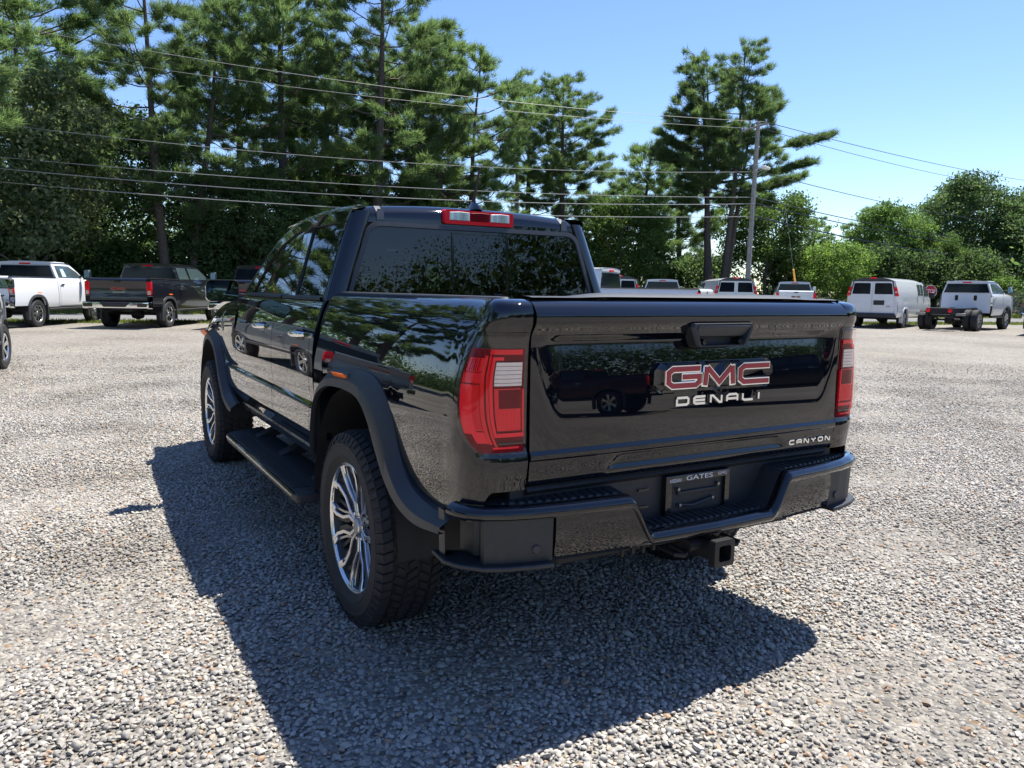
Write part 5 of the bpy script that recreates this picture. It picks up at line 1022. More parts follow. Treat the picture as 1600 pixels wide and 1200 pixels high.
def make_pickup(label, paint, loc, rz, cab='crew', bed=True, dual=False, group='pickups parked round the lot', bumper=None, lip=None, name='parked_pickup', steer=0.0, tow=True, bedlen=None, sticker=False):
    t = thing(name, label, 'pickup truck', loc, rz, group); bumper = bumper or CHROME; lip = lip or TRIMGREY
    WBp = {'crew': 4.03, 'regular': 3.59}[cab]; r = 0.425; wt = 0.28; cl = {'crew': 2.28, 'regular': 1.28}[cab]
    x_t = -1.20; x_cab = WBp-0.62-cl-0.52 if bed else WBp-1.95     # back of the cab
    if bed and cab == 'crew': x_cab = 0.82
    if bed and cab == 'regular': x_cab = 1.22
    zr = 1.50; zb = 0.66
    prof = pchip([0.5, 0.62, 0.80, 1.0, 1.2, 1.35, 1.46, 1.50], [0.93, 0.985, 1.012, 1.018, 1.008, 0.99, 0.962, 0.93])
    taper = lambda x: 0.05*max(0, (x-WBp+0.4))**2+0.012*max(0, -x-0.6)
    lo = lambda x: zb-0.06*(x > 0.6)
    if bed:
        def f(fx, s):
            fx(arched(x_t+0.02, x_cab-0.02, lo, zr+0.02, [0], 0.50, prof, taper=taper)).build('bed_side', paint, t, smooth=45)
            fx(MB().box(((x_t+x_cab)/2, 0.90, zr+0.022), (x_cab-x_t-0.05, 0.13, 0.02))).build('rail_cap', PLASTIC, t, bevel=0.004)
            fx(arch_lip(0, 0.50, 1.012)).build('arch_moulding', lip, t, smooth=30)
            mb = MB(); mb.grid([[(x_t+0.02-0.012*(k == 1), y, z) for k, y in ((0, 1.0), (1, 0.985), (1, 0.875), (0, 0.865))] for z in (1.02, 1.40)]); 
            q = rrect(0.075, 0.20, 0.03, 4); rows = [[(x_t+d, 0.925+a*kk-0.0, 1.225+b*kk) for a, b in q] for d, kk in ((0.03, 1), (-0.012, 1), (-0.022, 0.88))]
            mb = MB(); mb.grid(rows, cu=True); mb.add(rows[-1], [tuple(range(len(q)))]); lamp_ = fx(mb).build('tail_light', REDL, t, smooth=40)
            mb = MB(); q2 = rrect(0.045, 0.055, 0.012, 3); mb.add([(x_t-0.024, 0.925+a, 1.09+b) for a, b in q2], [tuple(range(len(q2)))]); fx(mb).build('reverse_lens', CLEARL, lamp_)
            fx(MB().add([(0.18, 1.045, 1.028), (-0.06, 1.045, 1.035), (-0.06, 1.040, 1.062), (0.18, 1.040, 1.055)], [(0, 1, 2, 3)])).build('marker_lens', AMBER, t)
            fx(MB().box((x_t-0.10, 0.84, 0.74), (0.20, 0.24, 0.15))).build('bumper_step', PLASTIC, t, bevel=0.03)
        both(f)
        mb = MB(); ys = np.linspace(-0.855, 0.855, 30); rows = []
        for z, d in ((0.80, -0.0), (0.84, 0.015), (0.90, 0.02), (1.00, 0.005), (1.20, 0.0), (1.36, 0.0), (1.41, 0.03), (1.46, 0.03), (1.50, 0.012), (1.525, -0.02), (1.53, -0.07)): rows.append([(x_t-d, y, z) for y in ys])
        tg = mb.grid(rows).build('tailgate', paint, t, smooth=45)
        MB().box((x_t+0.03, 0, 1.15), (0.03, 1.70, 0.66)).build('tailgate_inner', PLASTIC, tg)
        MB().box((x_t+0.9, 0, 0.95), (1.7, 1.75, 0.04)).build('bed_floor', PLASTIC, t)
        MB().box((x_cab-0.05, 0, 1.2), (0.03, 1.75, 0.6)).build('bed_front', paint, t)
        for ch, oy in (('G', 0.15), ('M', 0.0), ('C', -0.15)):
            for nm_, hw, xo, m_ in (('emblem_letter', 0.019, -0.012, CHROME), ('emblem_inlay', 0.013, -0.016, BADGE)):
                mb = MB()
                for st in GL[ch]:
                    xo -= 0.0006; L, R = stroke([(a*0.9, b*0.95) for a, b in st], hw); rows = [[(x_t, oy-l[0], 1.21+l[1]), (x_t+xo, oy-l[0], 1.21+l[1]), (x_t+xo, oy-q_[0], 1.21+q_[1]), (x_t, oy-q_[0], 1.21+q_[1])] for l, q_ in zip(L, R)]; mb.grid(rows); mb.add(rows[0], [(0, 1, 2, 3)]); mb.add(rows[-1], [(0, 1, 2, 3)])
                mb.build(nm_, m_, tg, smooth=None)
        MB().box((x_t-0.008, 0.0, 1.105), (0.016, 0.36, 0.028)).build('name_bar', CHROME, tg, bevel=0.003)
        q = [(-0.09, -0.028), (0.09, -0.028), (0.10, 0.03), (-0.10, 0.03)]; mb = MB(); mb.add([(x_t-0.034, a, 1.435+b) for a, b in q], [(0, 1, 2, 3)]); mb.build('latch', GLOSSB, tg)
        mb = MB(); pth = [(-0.10, 1.03), (-0.22, 0.98), (-0.26, 0.80), (-0.285, 0.4), (-0.29, 0)]; pth = pth+[(x, -y) for x, y in pth[::-1][1:]]
        rows = [[(x_t+x+d, y, z) for x, y in pth] for d, z in ((0.05, 0.815), (0.0, 0.80), (-0.005, 0.72), (0.0, 0.635), (0.06, 0.615))]
        bu = mb.grid(rows).build('rear_bumper', bumper, t, smooth=40)
        mb = MB(); o = [(0.46, 0.80), (-0.46, 0.80), (-0.32, 0.665), (0.32, 0.665)]; mb.grid([[(x_t-0.285, y*1.02, z+0.003) for y, z in o], [(x_t-0.300, y, z) for y, z in o], [(x_t-0.302, y*0.9, 0.735+(z-0.735)*0.8) for y, z in o]], cu=True); mb.add([(x_t-0.302, y*0.9, 0.735+(z-0.735)*0.8) for y, z in o], [(0, 1, 2, 3)]); mb.build('plate_recess', PLASTIC, bu, smooth=20)
        for s in (1, -1):
            q = rrect(0.14, 0.052, 0.035, 4); MB().add([(x_t-0.277+0.09*abs(a*0+0.80-0.80), s*(0.80)+a, 0.72+b) for a, b in q], [tuple(range(len(q)))]).build('corner_step', GLOSSB, bu)
    else:
        mb = MB()
        for s in (1, -1): mb.box((0.6, s*0.43, 0.80), (3.7, 0.08, 0.21))
        for x in (-1.1, -0.2, 0.7, 1.6): mb.box((x, 0, 0.80), (0.10, 0.86, 0.16))
        mb.box((-1.18, 0, 0.80), (0.06, 0.95, 0.20)); mb.build('chassis_frame', CHASSIS, t, bevel=0.01)
        mb = MB(); mb.box((0.9, 0.62, 0.72), (0.9, 0.30, 0.34)); mb.build('fuel_tank', CHASSIS, t, bevel=0.04)
        for s in (1, -1):
            mb = MB(); mb.lathe([(0, -1.26), (0.06, -1.26), (0.075, -1.25), (0.075, -1.20)], 20, axis='x', c=(0, s*0.40, 0.80)); mb.build('tail_light', REDB, t)
            MB().box((-1.05, s*0.74, 0.66), (0.05, 0.36, 0.10)).build('tail_bracket', STEEL, t, bevel=0.006)
    # cab
    x_w = x_cab+cl; x_end = WBp+0.92; zh = 1.42
    def f(fx, s):
        fx(arched(x_cab, x_w+0.45, lo, zr, [], 0.5, prof, n=20)).build('cab_side', paint, t, smooth=45)
        fx(arched(x_w+0.46, x_end, lo, lambda x: 1.47-0.10*((x-x_w-0.46)/1.0)**2, [WBp], 0.50, prof, taper=taper)).build('fender', paint, t, smooth=45)
        fx(arch_lip(WBp, 0.50, 1.012)).build('arch_moulding', lip, t, smooth=30)
        lw = lambda z: 0.945-0.36*(z-1.50)
        doors = [(x_cab+0.10, x_w+0.40)] if cab == 'regular' else [(x_cab+0.10, x_cab+1.02), (x_cab+1.03, x_w+0.40)]
        for i, (a, b) in enumerate(doors):
            d = fx(MB().grid([[(x, prof(z)+0.006, z) for x in np.linspace(a, b, 6)] for z in np.linspace(zb-0.02, 1.49, 12)])).build('door', paint, t, smooth=45)
            last = i == len(doors)-1; g = [(a+0.06, 1.525), (a+0.10, 1.90), (b-0.10, 1.90), (b-0.08, 1.525)] if not last else [(a+0.06, 1.525), (a+0.08, 1.90), (x_w-0.28, 1.895), (x_w+0.12, 1.72), (b-0.02, 1.525)]
            fx(MB().add([(x, lw(z)+0.012, z) for x, z in g], [tuple(range(len(g)))])).build('side_window', WINSIDE, d, smooth=None)
            fx(MB().box((a+0.14, 1.02, 1.30), (0.20, 0.03, 0.045))).build('handle', CHROME if bumper is CHROME else paint, d, bevel=0.01)
            if sticker and s < 0 and last: fx(MB().add([(a+0.30, lw(1.55)+0.015, 1.55), (a+0.55, lw(1.55)+0.015, 1.55), (a+0.50, lw(1.8)+0.015, 1.80), (a+0.32, lw(1.8)+0.015, 1.80)], [(0, 1, 2, 3)])).build('sticker', PAPER, d)
        # greenhouse side
        rows = []
        for x, zt in ((x_cab+0.01, 1.965), (x_cab+0.4, 1.985), (x_w-0.35, 1.98), (x_w-0.10, 1.92), (x_w+0.20, 1.72), (x_w+0.47, 1.50)): rows.append([(x, lw(z), z) for z in np.linspace(1.495, zt, 8)]+[(x, lw(zt)-0.05, zt+0.035)])
        fx(MB().grid(rows)).build('cab_pillars', paint, t, smooth=40)
        mb = MB(); mb.hexa([(x_w+0.18, 1.10, 1.52), (x_w+0.30, 1.10, 1.52), (x_w+0.30, 1.30, 1.52), (x_w+0.18, 1.30, 1.52)], [(x_w+0.18, 1.12, 1.80), (x_w+0.30, 1.12, 1.80), (x_w+0.30, 1.30, 1.80), (x_w+0.18, 1.30, 1.80)]) if tow else mb.box((x_w+0.24, 1.17, 1.58), (0.12, 0.24, 0.18))
        mr = fx(mb).build('door_mirror', PLASTIC, t, bevel=0.03); fx(MB().box((x_w+0.25, 1.04, 1.58), (0.05, 0.20, 0.05))).build('mirror_arm', PLASTIC, mr)
        y0, y1, z0_, z1_ = (1.115, 1.285, 1.54, 1.78) if tow else (1.07, 1.27, 1.51, 1.65)
        fx(MB().add([(x_w+0.176, y0, z0_), (x_w+0.176, y1, z0_), (x_w+0.176, y1, z1_), (x_w+0.176, y0, z1_)], [(0, 1, 2, 3)])).build('mirror_glass', mat('mirror_silver', (0.45, 0.52, 0.52), 0.02, 1.0), mr)
        fx(MB().grid([[(x, y, z) for x in np.linspace(x_cab-0.6 if bed else x_cab, x_w+0.4, 6)] for y, z in ((0.99, 0.57), (1.03, 0.55), (1.02, 0.50), (0.9, 0.49))])).build('side_step', PLASTIC, t)
        for c in ([0] if bed else [])+[WBp]:
            rows = [[(c+0.52*math.cos(a), y, 0.42+0.53*math.sin(a)) for y in (0.97, 0.5)] for a in np.linspace(0.12, math.pi-0.12, 20)]; mb = MB(); mb.grid(rows); mb.add([q[1] for q in rows], [tuple(range(20))]); fx(mb).build('wheel_house', CHASSIS, t)
    both(f)
    hw = lambda z: 0.945-0.36*(z-1.50)
    mb = MB(); mb.grid([[(x_cab+0.015+0.03*(z-1.5), y*hw(max(z, 1.5)), z) for y in np.linspace(-1, 1, 12)] for z in (0.70, 1.2, 1.52, 1.965)]); cb = mb.build('cab_back', paint, t)
    o = [(x_cab-0.004+0.03*(z-1.5), s*hw(z)*0.93, z) for s, z in ((1, 1.53), (1, 1.895), (-1, 1.895), (-1, 1.53))]; MB().add(o, [(0, 1, 2, 3)]).build('rear_window', WINDOW, cb, smooth=None)
    if not bed:
        for s in (1, -1):
            q = rrect(0.06, 0.11, 0.03, 3); MB().add([(x_cab-0.0, s*0.36+a, 1.31+b) for a, b in q], [tuple(range(len(q)))]).build('back_vent', GLOSSB, cb)
    mb = MB(); mb.grid([[(x, y*0.80, 1.995+0.04*(1-(abs(y))**2.4)-0.10*max(0, (x-x_w+0.45)/0.45)**2*(x > x_w-0.45)) for y in np.linspace(-1, 1, 14)] for x in [x_cab+0.0]+list(np.linspace(x_cab+0.05, x_w-0.1, 8))]); rf = mb.build('roof', paint, t)
    MB().grid([[(x_cab+0.005, y*0.80, z if k == 0 else 1.995+0.04*(1-abs(y)**2.4)) for y in np.linspace(-1, 1, 14)] for k, z in ((0, 1.93), (1, 0))]).build('roof_edge', paint, rf)
    MB().box((x_cab-0.004, 0, 1.955), (0.03, 0.34, 0.045)).build('high_brake_light', REDL, rf, bevel=0.008)
    MB().grid([[(x_w-0.12+0.62*k, y*(0.78+0.14*k), 1.955-0.50*k) for y in np.linspace(-1, 1, 8)] for k in np.linspace(0, 1, 5)]).build('windscreen', WINSIDE, t)
    MB().grid([[(x, y, 1.50-0.10*((x-x_w-0.4)/1.1)**2+0.03*(1-(y/0.93)**2)) for y in np.linspace(-0.93, 0.93, 12)] for x in np.linspace(x_w+0.42, x_end-0.02, 8)]).build('hood', paint, t)
    MB().grid([[(x_end+d-0.10*(abs(y)/0.95)**3, y, z) for y in np.linspace(-0.97, 0.97, 12)] for d, z in ((0, 1.36), (0.04, 1.1), (0.05, 0.85), (0.03, 0.55))]).build('grille', bumper if bumper is CHROME else PLASTIC, t)
    mb = MB()
    for s in (1, -1): mb.box((1.4, s*0.45, 0.62), (WBp+1.6, 0.09, 0.16))
    mb.box((WBp*0.55, 0, 0.60), (WBp*0.8, 0.7, 0.16)); mb.box((-0.9, 0, 0.60), (0.3, 1.1, 0.1)); mb.build('frame_rails', CHASSIS, t)
    mb = MB(); mb.tube([(0, -0.85, r), (0, 0.85, r)], 0.05, 10); mb.lathe([(0.02, -0.19), (0.15, -0.15), (0.19, 0), (0.15, 0.15), (0.02, 0.19)], 16, c=(0, 0, r)); mb.tube([(-0.4, 0.5, 0.45), (-0.75, 0.52, 0.5)], 0.03, 6); mb.build('rear_axle', CHASSIS, t)
    for s in (1, -1):
        if dual: add_wheel(t, 0, s*0.98, 0.425, 0.24, True); add_wheel(t, 0, s*0.70, 0.425, 0.24, True)
        else: add_wheel(t, 0, s*0.875, r, wt, cab == 'regular')
        add_wheel(t, WBp, s*(0.885), r, wt, cab == 'regular', steer)
    return t
def make_van(label, loc, rz, paint=WHITE, WBv=3.94, group='white cargo vans parked along the back of the lot', name='cargo_van', right_windows=True):
    t = thing(name, label, 'van', loc, rz, group); x_r = -1.32; x_f = WBv+0.72; r = 0.385; H = 2.10
    prof = pchip([0.40, 0.55, 0.80, 1.02, 1.06, 1.25, 1.45, 1.75, 1.95], [0.94, 0.985, 1.005, 1.005, 0.992, 0.985, 0.965, 0.90, 0.84])
    top = lambda x: 1.95 if x < WBv-0.9 else 1.95-0.0*x-0.60*((x-WBv+0.9)/1.1)**1.5 if x < WBv+0.2 else 1.36-0.22*((x-WBv-0.2)/0.55)**1.5
    def f(fx, s):
        fx(arched(x_r, x_f, 0.46, top, [0, WBv], 0.45, prof, n=70, hz=0.38, taper=lambda x: 0.10*max(0, x-WBv)**2)).build('body_side', paint, t, smooth=45)
        fx(arch_lip(0, 0.45, 0.995, hz=0.38, w=0.04)).build('arch_lip', paint, t, smooth=30)
        for a, b in ((2.05, 2.55), (2.62, 3.05)):
            if right_windows: fx(MB().grid([[(x, prof(z)+0.006, z) for x in (a, b)] for z in (1.38, 1.55, 1.72, 1.86)])).build('side_window', WINSIDE, t, smooth=None)
        fx(MB().grid([[(a+(k*0.10 if a > 3.6 else 0), prof(z)-0.10*max(0, a-WBv)**2+0.007, z) for a in (3.15, 3.45, 3.80-0.28*k, 4.05-0.55*k)] for k, z in ((0, 1.36), (0.3, 1.50), (0.7, 1.68), (1, 1.82))])).build('door_window', WINSIDE, t, smooth=None)
        for x in (1.98, 3.10): fx(MB().box((x, 0.999, 1.1), (0.012, 0.012, 1.15))).build('door_seam', TRIMGREY, t, smooth=None)
        fx(MB().box((3.80, 1.16, 1.40), (0.13, 0.22, 0.26))).build('door_mirror', PLASTIC, t, bevel=0.04)
        q = rrect(0.055, 0.19, 0.02, 3); rows = [[(x_r-0.0+d, 0.915+a*k-0.05*(b/0.19), 1.52+b*k) for a, b in q] for d, k in ((0.05, 1.0), (-0.02, 1.0), (-0.03, 0.85))]; mb = MB(); mb.grid(rows, cu=True); mb.add(rows[-1], [tuple(range(len(q)))]); tl = fx(mb).build('tail_light', REDL, t)
        fx(MB().box((x_r-0.03, 0.917, 1.50), (0.012, 0.09, 0.045))).build('reverse_lens', CLEARL, tl)
        o = [(0.06, 0.62), (0.06, 1.42), (0.845, 1.42), (0.915, 0.62)]
        d = fx(MB().grid([[(x_r-0.015-0.02*(1 if 0.6 < z < 1.4 else 0.3), y*k+0.006, z) for k in ([0.0, 0.5, 1.0] if False else [1])for y in np.linspace(0.0, 0.86-0.20*max(0, z-1.3), 5)] for z in (0.60, 0.64, 1.0, 1.3, 1.6, 1.93)])).build('rear_door', paint, t, smooth=45)
        g = [(0.085, 1.40), (0.085, 1.83), (0.13, 1.865), (0.69, 1.865), (0.735, 1.83), (0.80, 1.40)]; fx(MB().add([(x_r-0.030, y, z) for y, z in g], [tuple(range(6))])).build('door_glass', WINDOW, d, smooth=None)
        fx(MB().grid([[(x_r-0.022, y, z) for y, z in ((0.735, 1.93), (0.80, 1.60), (0.86, 1.35))], [(x_r-0.018, y+0.05, z) for y, z in ((0.735, 1.93), (0.80, 1.60), (0.86, 1.35))]])).build('rear_seal', TRIMGREY, t)
    both(f)
    MB().grid([[(x, y*0.82, 1.95+0.15*(1-abs(y)**2.6)-0.60*(max(0, (x-WBv+0.9)/1.1)**1.5)) for y in np.linspace(-1, 1, 16)] for x in [x_r]+list(np.linspace(x_r+0.06, WBv-0.3, 14))]).build('roof', paint, t)
    mb = MB(); mb.grid([[(x_r-0.004, y*0.83, 1.93 if k == 0 else 1.945+0.15*(1-abs(y)**2.6)) for y in np.linspace(-1, 1, 16)] for k in (0, 1)]); mb.build('roof_edge', TRIMGREY, t)
    MB().grid([[(x_r, y*0.99, z) for y in (-1, 0, 1)] for z in (0.55, 1.0, 1.35)]).build('body_back', paint, t); MB().grid([[(x_r, y*k, z) for y in (-1, 0, 1)] for z, k in ((1.35, 0.96), (1.95, 0.83))]).build('body_back', paint, t)
    MB().box((x_r-0.02, 0, 2.07), (0.06, 0.26, 0.045)).build('high_brake_light', REDB, t, bevel=0.01)
    MB().box((x_r-0.06, 0, 0.53), (0.16, 1.86, 0.20)).build('rear_bumper', PLASTIC, t, bevel=0.03)
    MB().box((x_r-0.045, 0.02-0.30, 1.06), (0.02, 0.42, 0.19)).build('plate_panel', PLASTIC, t, bevel=0.005)
    word('GMC', t, BADGE, -0.66, 0.90, x_r-0.042, 0.17, 0.055, ext=0.003, name='badge_lettering')
    MB().grid([[(WBv-0.15+0.55*k, y*(0.80+0.10*k), 1.98-0.60*k) for y in np.linspace(-1, 1, 8)] for k in np.linspace(0, 1, 5)]).build('windscreen', WINSIDE, t)
    MB().grid([[(x, y*0.90, (1.38 if x < WBv+0.3 else 1.38-0.22*((x-WBv-0.3)/0.45)**1.5)+0.02) for y in np.linspace(-1, 1, 8)] for x in np.linspace(WBv+0.1, x_f-0.01, 8)]).build('hood', paint, t)
    MB().grid([[(x_f+d-0.12*abs(y)**3, y*0.95, z) for y in np.linspace(-1, 1, 10)] for d, z in ((0, 1.14), (0.05, 0.9), (0.07, 0.6), (0, 0.42))]).build('front_end', PLASTIC, t)
    mb = MB(); mb.box((1.5, 0, 0.46), (WBv+1.4, 1.5, 0.10)); mb.tube([(0, -0.7, r), (0, 0.7, r)], 0.05, 8); mb.lathe([(0.02, -0.17), (0.15, 0), (0.02, 0.17)], 14, c=(0, 0, r-0.02)); mb.build('underbody', CHASSIS, t)
    for x in (0, WBv):
        for s in (1, -1): add_wheel(t, x, s*0.865, r, 0.245, True)
        rows = [[(x+0.46*math.cos(a), y, 0.38+0.48*math.sin(a)) for y in (0.95, -0.95)] for a in np.linspace(0.12, math.pi-0.12, 16)]; MB().grid(rows).build('wheel_house', CHASSIS, t)
    return t
def heading(deg_left): return YAW+math.radians(deg_left)
make_pickup('white single cab pickup with long bed parked on the left before the trees', WHITE, P(-15.5, 23.6), heading(3), 'regular', sticker=True)
make_pickup('dark blue-black crew cab pickup with chrome bumper next to the white single cab pickup', NAVY, P(-11.92, 24.6), heading(1), 'crew')
make_pickup('dark pickup with reddish roof edge mostly hidden behind the black pickup door mirror', NAVY, P(-8.35, 25.0), heading(2), 'crew')
make_pickup('grey pickup cut off by the left edge of the photo, only wheel and mirror showing', GREY, P(-7.20, 8.67), heading(27), 'crew', name='parked_pickup', tow=False, steer=math.radians(-8)).scale = (0.85, 0.85, 0.85)
make_pickup('white pickup parked crosswise right behind the black pickup tailgate', WHITE, P(3.45, 18.6), heading(66), 'regular').scale = (0.95, 0.95, 0.95)
make_pickup('white pickup facing away between the two vans behind the black pickup tailgate', WHITE, P(7.8, 40.5), heading(-7), 'crew', tow=False)
make_pickup('white pickup with wide mirrors behind the right end of the black pickup tailgate', WHITE, P(15.2, 42.0), heading(-17), 'crew')
make_pickup('silver-white pickup cut off by the right edge of the photo', SILV, P(19.95, 28.3), heading(-40), 'crew')
make_pickup('white cab and chassis truck with dual rear wheels and no bed', WHITE, P(17.75, 31.5), heading(-48), 'regular', bed=False, dual=True, name='chassis_cab', group=None)
make_van('white cargo van seen whole, parked beside the chassis cab truck', P(15.8, 33.4), heading(-40))
make_van('white van directly behind the middle of the black pickup tailgate', P(10.75, 38.6), heading(-4))
make_van('white van just showing beside the right rear pillar of the black pickup cab', P(4.75, 38.0), heading(10))
# ================================================================== POLES, WIRES, SIGN, FENCE
WOODP = noisy('pole_wood', [(0.3, (0.20, 0.185, 0.165)), (0.7, (0.34, 0.32, 0.29))], 6); WOODB = noisy('pole_wood_brown', [(0.3, (0.13, 0.10, 0.08)), (0.7, (0.22, 0.18, 0.15))], 6)
GALV = mat('galvanised_steel', (0.42, 0.43, 0.44), 0.45, 0.8); WIREM = mat('weathered_cable', (0.30, 0.30, 0.29), 0.45); WIREB = mat('black_cable', (0.025, 0.025, 0.027), 0.5); WIREL = mat('bare_conductor', (0.40, 0.40, 0.38), 0.4, 0.6)
PD = 44.0; PL_ = px_at(1161, PD); pole_b = P(PL_, PD)
up_ = thing('utility_pole', 'tall weathered utility pole with a street lamp in front of the lone pine', 'utility pole', pole_b)
MB().tube([(0, 0, -0.3), _rh*0.09+Vector((0, 0, 5)), _rh*0.18+Vector((0, 0, 10.75))], [0.155, 0.135, 0.11], 14).build('pole', WOODP, up_)
ang = math.atan2((_rh*1+_fh*0.31).y, (_rh*1+_fh*0.31).x); ca = Vector((math.cos(ang+1.5708), math.sin(ang+1.5708), 0)); al = Vector((math.cos(ang), math.sin(ang), 0))
MB().tube([(-ca*1.1)+Vector((0, 0, 10.45)), (ca*1.1)+Vector((0, 0, 10.45))], 0.06, 6).build('crossarm', WOODP, up_)
for k in (-1.0, 0.45, 1.0):
    mb = MB(); mb.lathe([(0.0, 0.20), (0.05, 0.19), (0.06, 0.10), (0.04, 0.08), (0.05, 0.0), (0, 0)], 10, axis='z', c=tuple(ca*k+Vector((0, 0, 10.5)))); mb.build('insulator', GALV, up_)
mb = MB(); mb.tube([Vector((0, 0, 8.0)), _rh*0.25-_fh*0.2+Vector((0, 0, 8.2)), _rh*0.4-_fh*0.4+Vector((0, 0, 8.2))], 0.03, 8); mb.build('lamp_arm', GALV, up_)
c = _rh*0.52-_fh*0.6+Vector((0, 0, 8.18)); mb = MB(); mb.box(tuple(c), (0.30, 0.75, 0.16), rz=ang-1.5708+0.6); mb.build('street_lamp', mat('lamp_housing', (0.62, 0.63, 0.63), 0.4), up_, bevel=0.05)
mb = MB(); mb.tube([_rh*0.10-_fh*0.16+Vector((0, 0, 0.2)), _rh*0.12-_fh*0.16+Vector((0, 0, 7.8))], 0.02, 6); mb.build('conduit', GALV, up_)
up2 = thing('utility_pole', 'thin brown wooden pole rising behind the black pickup roof', 'utility pole', P(px_at(803, 54), 54))
MB().tube([(0, 0, -0.3), (0, 0, 9.9)], [0.16, 0.12], 12).build('pole', WOODB, up2); MB().tube([_rh*-0.06+Vector((0, 0, 9.6)), _rh*-0.3-_fh*0.5+Vector((0, 0, 8.9))], 0.02, 6).build('bracket', GALV, up2)
up3 = thing('utility_pole', 'brown utility pole of the same line beyond the left edge of the photo', 'utility pole', P(-34.0, 29.5)); MB().tube([(0, 0, -0.3), (0, 0, 10.8)], [0.17, 0.12], 12).build('pole', WOODB, up3); MB().tube([(-ca*1.1)+Vector((0, 0, 10.45)), (ca*1.1)+Vector((0, 0, 10.45))], 0.06, 6).build('crossarm', WOODP, up3)
up4 = thing('utility_pole', 'utility pole of the same line beyond the right edge of the photo', 'utility pole', P(64.0, 76)); MB().tube([(0, 0, -0.3), (0, 0, 10.8)], [0.17, 0.12], 12).build('pole', WOODB, up4); MB().tube([(-ca*1.1)+Vector((0, 0, 10.45)), (ca*1.1)+Vector((0, 0, 10.45))], 0.06, 6).build('crossarm', WOODP, up4)
def zat(px, py, dep):                                     # height of a point seen at (px, py) at a given depth
    d = _w+_r*(px-800)/F_PX+_u*(600-py)/F_PX; k = dep/(d @ np.array(_fh)); return float(CAM[2]+d[2]*k)
def wire(lab, m, rad, pts, ext=(1.0, 1.0)):
    """pts: three (px, py, depth) marks on the span; a parabola through their heights along the straight run between the ends"""
    A = P(px_at(pts[0][0], pts[0][2]), pts[0][2]); B = P(px_at(pts[2][0], pts[2][2]), pts[2][2]); za, zb_ = zat(*pts[0]), zat(*pts[2])
    # where the sight line of the middle mark crosses the run
    best = min(np.linspace(0.02, 0.98, 600), key=lambda t: abs(px_of(A+(B-A)*t)-pts[1][0])); M = A+(B-A)*best; dm = (M-Vector((CAM[0], CAM[1], 0))).dot(_fh); zm = zat(pts[1][0], pts[1][1], dm)
    q = (zm-(za+(zb_-za)*best))/(best*(best-1)); out = []
    for t in np.linspace(-ext[0]+1, ext[1], 60): p = A+(B-A)*t; out.append((p.x, p.y, za+(zb_-za)*t+q*t*(t-1)))
    o = MB().tube(out, rad, 6).build('power_line', m, None); tag(o, lab, 'cable', 'cables strung between the utility poles')
def px_of(p):
    d = np.array([p.x, p.y, 0])-np.array([CAM[0], CAM[1], 0]); return 800+F_PX*(d @ np.array(_rh))/(d @ np.array(_fh))
DL = 33.2; DR = 78.0; e = (1.33, 1.0)
wire('thin top conductor from the pole head towards the upper left', WIREL, 0.011, [(0, 33, DL-0.6), (600, 135, 40), (1175, 190, PD-0.6)], e)
wire('second thin conductor just under the top one on the left', WIREL, 0.009, [(0, 67, DL+0.6), (600, 153, 40), (1172, 201, PD+0.6)], e)
wire('single wire passing just above the roof antenna tip on the left', WIREM, 0.013, [(0, 192, DL), (600, 252, 40), (1171, 268, PD)], e)
wire('upper of three parallel cables crossing low before the trees on the left', WIREM, 0.015, [(0, 244, DL), (600, 291, 40), (1168, 308, PD)], e)
wire('middle of three parallel cables crossing low before the trees on the left', WIREM, 0.019, [(0, 262, DL-0.3), (600, 308, 40), (1168, 318, PD-0.2)], e)
wire('lowest thick cable running into the black pickup roof line', WIREM, 0.019, [(0, 283, DL), (400, 316, 38), (1167, 338, PD)], e)
wire('uppermost wire right of the lamp pole', WIREB, 0.018, [(1176, 190, PD-0.6), (1400, 247, 60), (1600, 285, DR-1)])
wire('second wire right of the lamp pole, close under the top one', WIREB, 0.015, [(1174, 201, PD+0.6), (1445, 272, 62), (1600, 297, DR+1)])
wire('wire leaving the lamp pole at lamp height to the right', WIREB, 0.020, [(1172, 268, PD), (1325, 307, 55), (1600, 352, DR)])
wire('upper of the three low cables right of the lamp pole', WIREB, 0.026, [(1170, 309, PD), (1270, 333, 52), (1600, 380, DR)])
wire('middle of the three low cables right of the lamp pole', WIREB, 0.030, [(1170, 318, PD), (1295, 347, 54), (1600, 387, DR)])
wire('lowest thick cable sagging right of the lamp pole', WIREB, 0.036, [(1169, 338, PD), (1290, 366, 54), (1600, 405, DR)])
gw_ = thing('guy_guard', 'slanting yellow plastic guard on a guy wire left of the bright young tree', 'guy wire guard', P(px_at(1246, 47), 47))
gd = (P(px_at(1206, 45), 45)-P(px_at(1246, 47), 47)); top_ = Vector((gd.x, gd.y, 7.8)); MB().tube([Vector((0, 0, 0)), top_*0.36], 0.055, 8).build('guard', mat('guard_yellow', (0.75, 0.36, 0.05), 0.5), gw_); MB().tube([top_*0.35, top_], 0.008, 5).build('wire', WIREM, gw_)
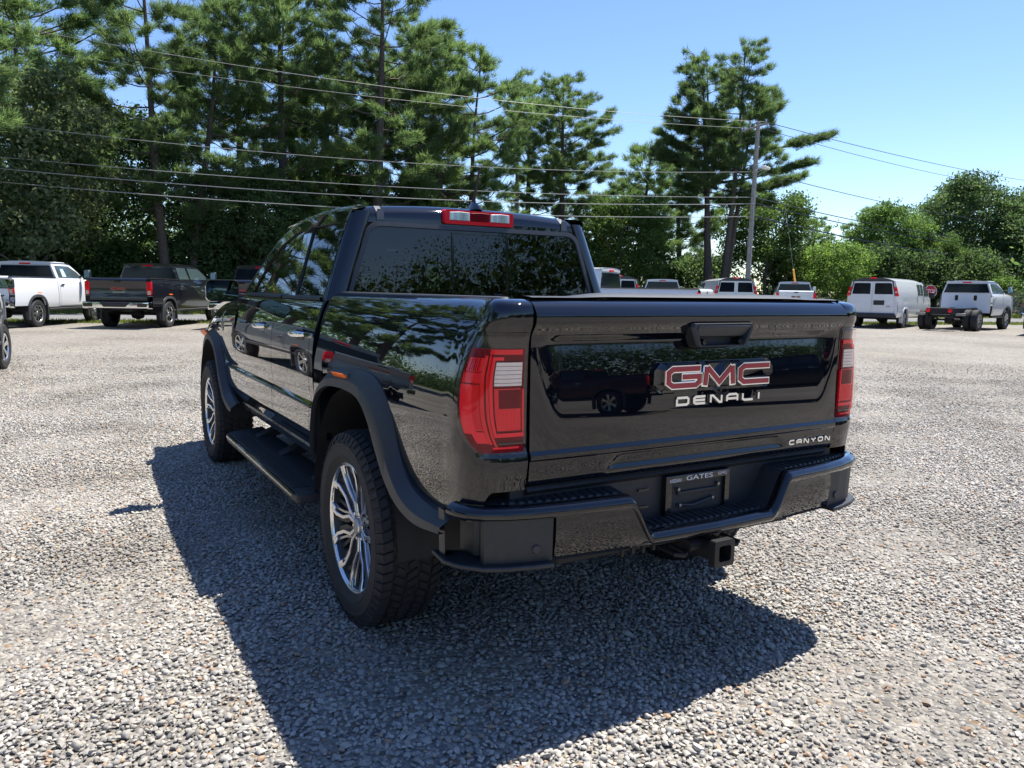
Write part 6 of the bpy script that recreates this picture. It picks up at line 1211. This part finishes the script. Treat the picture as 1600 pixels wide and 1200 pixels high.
# stop sign
ss = thing('stop_sign', 'red octagonal stop sign right of the complete white van', 'stop sign', P(px_at(1446, 46), 46), YAW)
SIGNR = mat('sign_red', (0.45, 0.012, 0.02), 0.4); oc = lambda R_, x: [(x, R_*math.cos(math.radians(22.5+45*k)), 1.62+R_*math.sin(math.radians(22.5+45*k))) for k in range(8)]
MB().prism(oc(0.405, 0.0), oc(0.405, -0.006)).build('border', WHITEPRINT, ss, smooth=None); pn = MB().prism(oc(0.378, -0.004), oc(0.378, -0.010)).build('panel', SIGNR, ss, smooth=None)
MB().box((0.03, 0, 1.0), (0.05, 0.06, 2.05)).build('post', GALV, ss); word('STOP', ss, WHITEPRINT, 0, 1.62, -0.012, 0.56, 0.25, ext=0.001, name='lettering')
# chain link fence beyond the road on the right
fc = thing('chain_link_fence', 'grey chain link fence beyond the road behind the chassis cab front', 'fence', P(36, 58)); A0 = P(36, 58); B0 = P(62, 66)
run = (B0-A0); L_ = run.length; dr_ = run.normalized(); mb = MB(); mb.tube([Vector((0, 0, 1.85)), run+Vector((0, 0, 1.85))], 0.025, 6); mb.tube([Vector((0, 0, 0.1)), run+Vector((0, 0, 0.1))], 0.015, 6); mb.build('rail', GALV, fc)
for k in range(int(L_/2.7)+1): MB().tube([dr_*2.7*k, dr_*2.7*k+Vector((0, 0, 1.9))], 0.032, 8).build('post', GALV, fc)
mb = MB(); n_ = int(L_/0.16)
for k in range(n_):
    for s in (1, -1):
        a = dr_*(0.16*k+(0 if s > 0 else 1.7)); b = dr_*(0.16*k+(1.7 if s > 0 else 0)); mb.tube([a+Vector((0, 0, 0.1)), b+Vector((0, 0, 1.85))], 0.006, 3, caps=False)
ms = mb.build('mesh', GALV, fc, smooth=None); ms['kind'] = 'stuff'
# ================================================================== BEHIND THE PHOTOGRAPHER (shows as reflections in the paint)
def at(x, y): return Vector((x, y, 0))
for x, y, hd, pt, lab in [(-13.5, -9.0, 150, MAROON, 'maroon pickup parked behind the photographer, mirrored in the tailgate'), (-9.5, -14.5, 152, NAVY, 'dark pickup parked behind the photographer beside the maroon one'), (-18.5, -3.5, 150, NAVY, 'dark pickup parked behind the photographer, mirrored in the rear window'), (5.5, 13.0, 6, MAROON, 'maroon pickup left of the photographer, mirrored in the bed side')]:
    make_pickup(lab, pt, at(x, y), math.radians(hd), 'crew')
for x, y, ms, sc, rz, lab in [(32, 7.6, PN[1], 1.0, 1.0, 'pine left of the view, mirrored in the side windows'), (29, 11.5, PN[3], 1.1, 2.0, 'second pine left of the view, mirrored in the rear door'), (24, 17, PN[0], 0.95, 3.0, 'third pine left of the view, mirrored in the bed side'), (17, 21, BD[0], 1.0, 0.4, 'green tree left of the view, mirrored in the bed side'), (8, 26, PN[2], 0.95, 1.7, 'slender pine left of the photographer, mirrored in the bed side'), (0, 25, BD[1], 0.95, 2.9, 'dark leafy tree left of the photographer'), (-8, 27, PN[3], 0.85, 4.4, 'spreading pine left of the photographer')]:
    tree = plant('pine_tree' if ms in PN else 'broadleaf_tree', ms, at(x, y), rz, sc, lab, 'tree', 'trees behind the photographer')
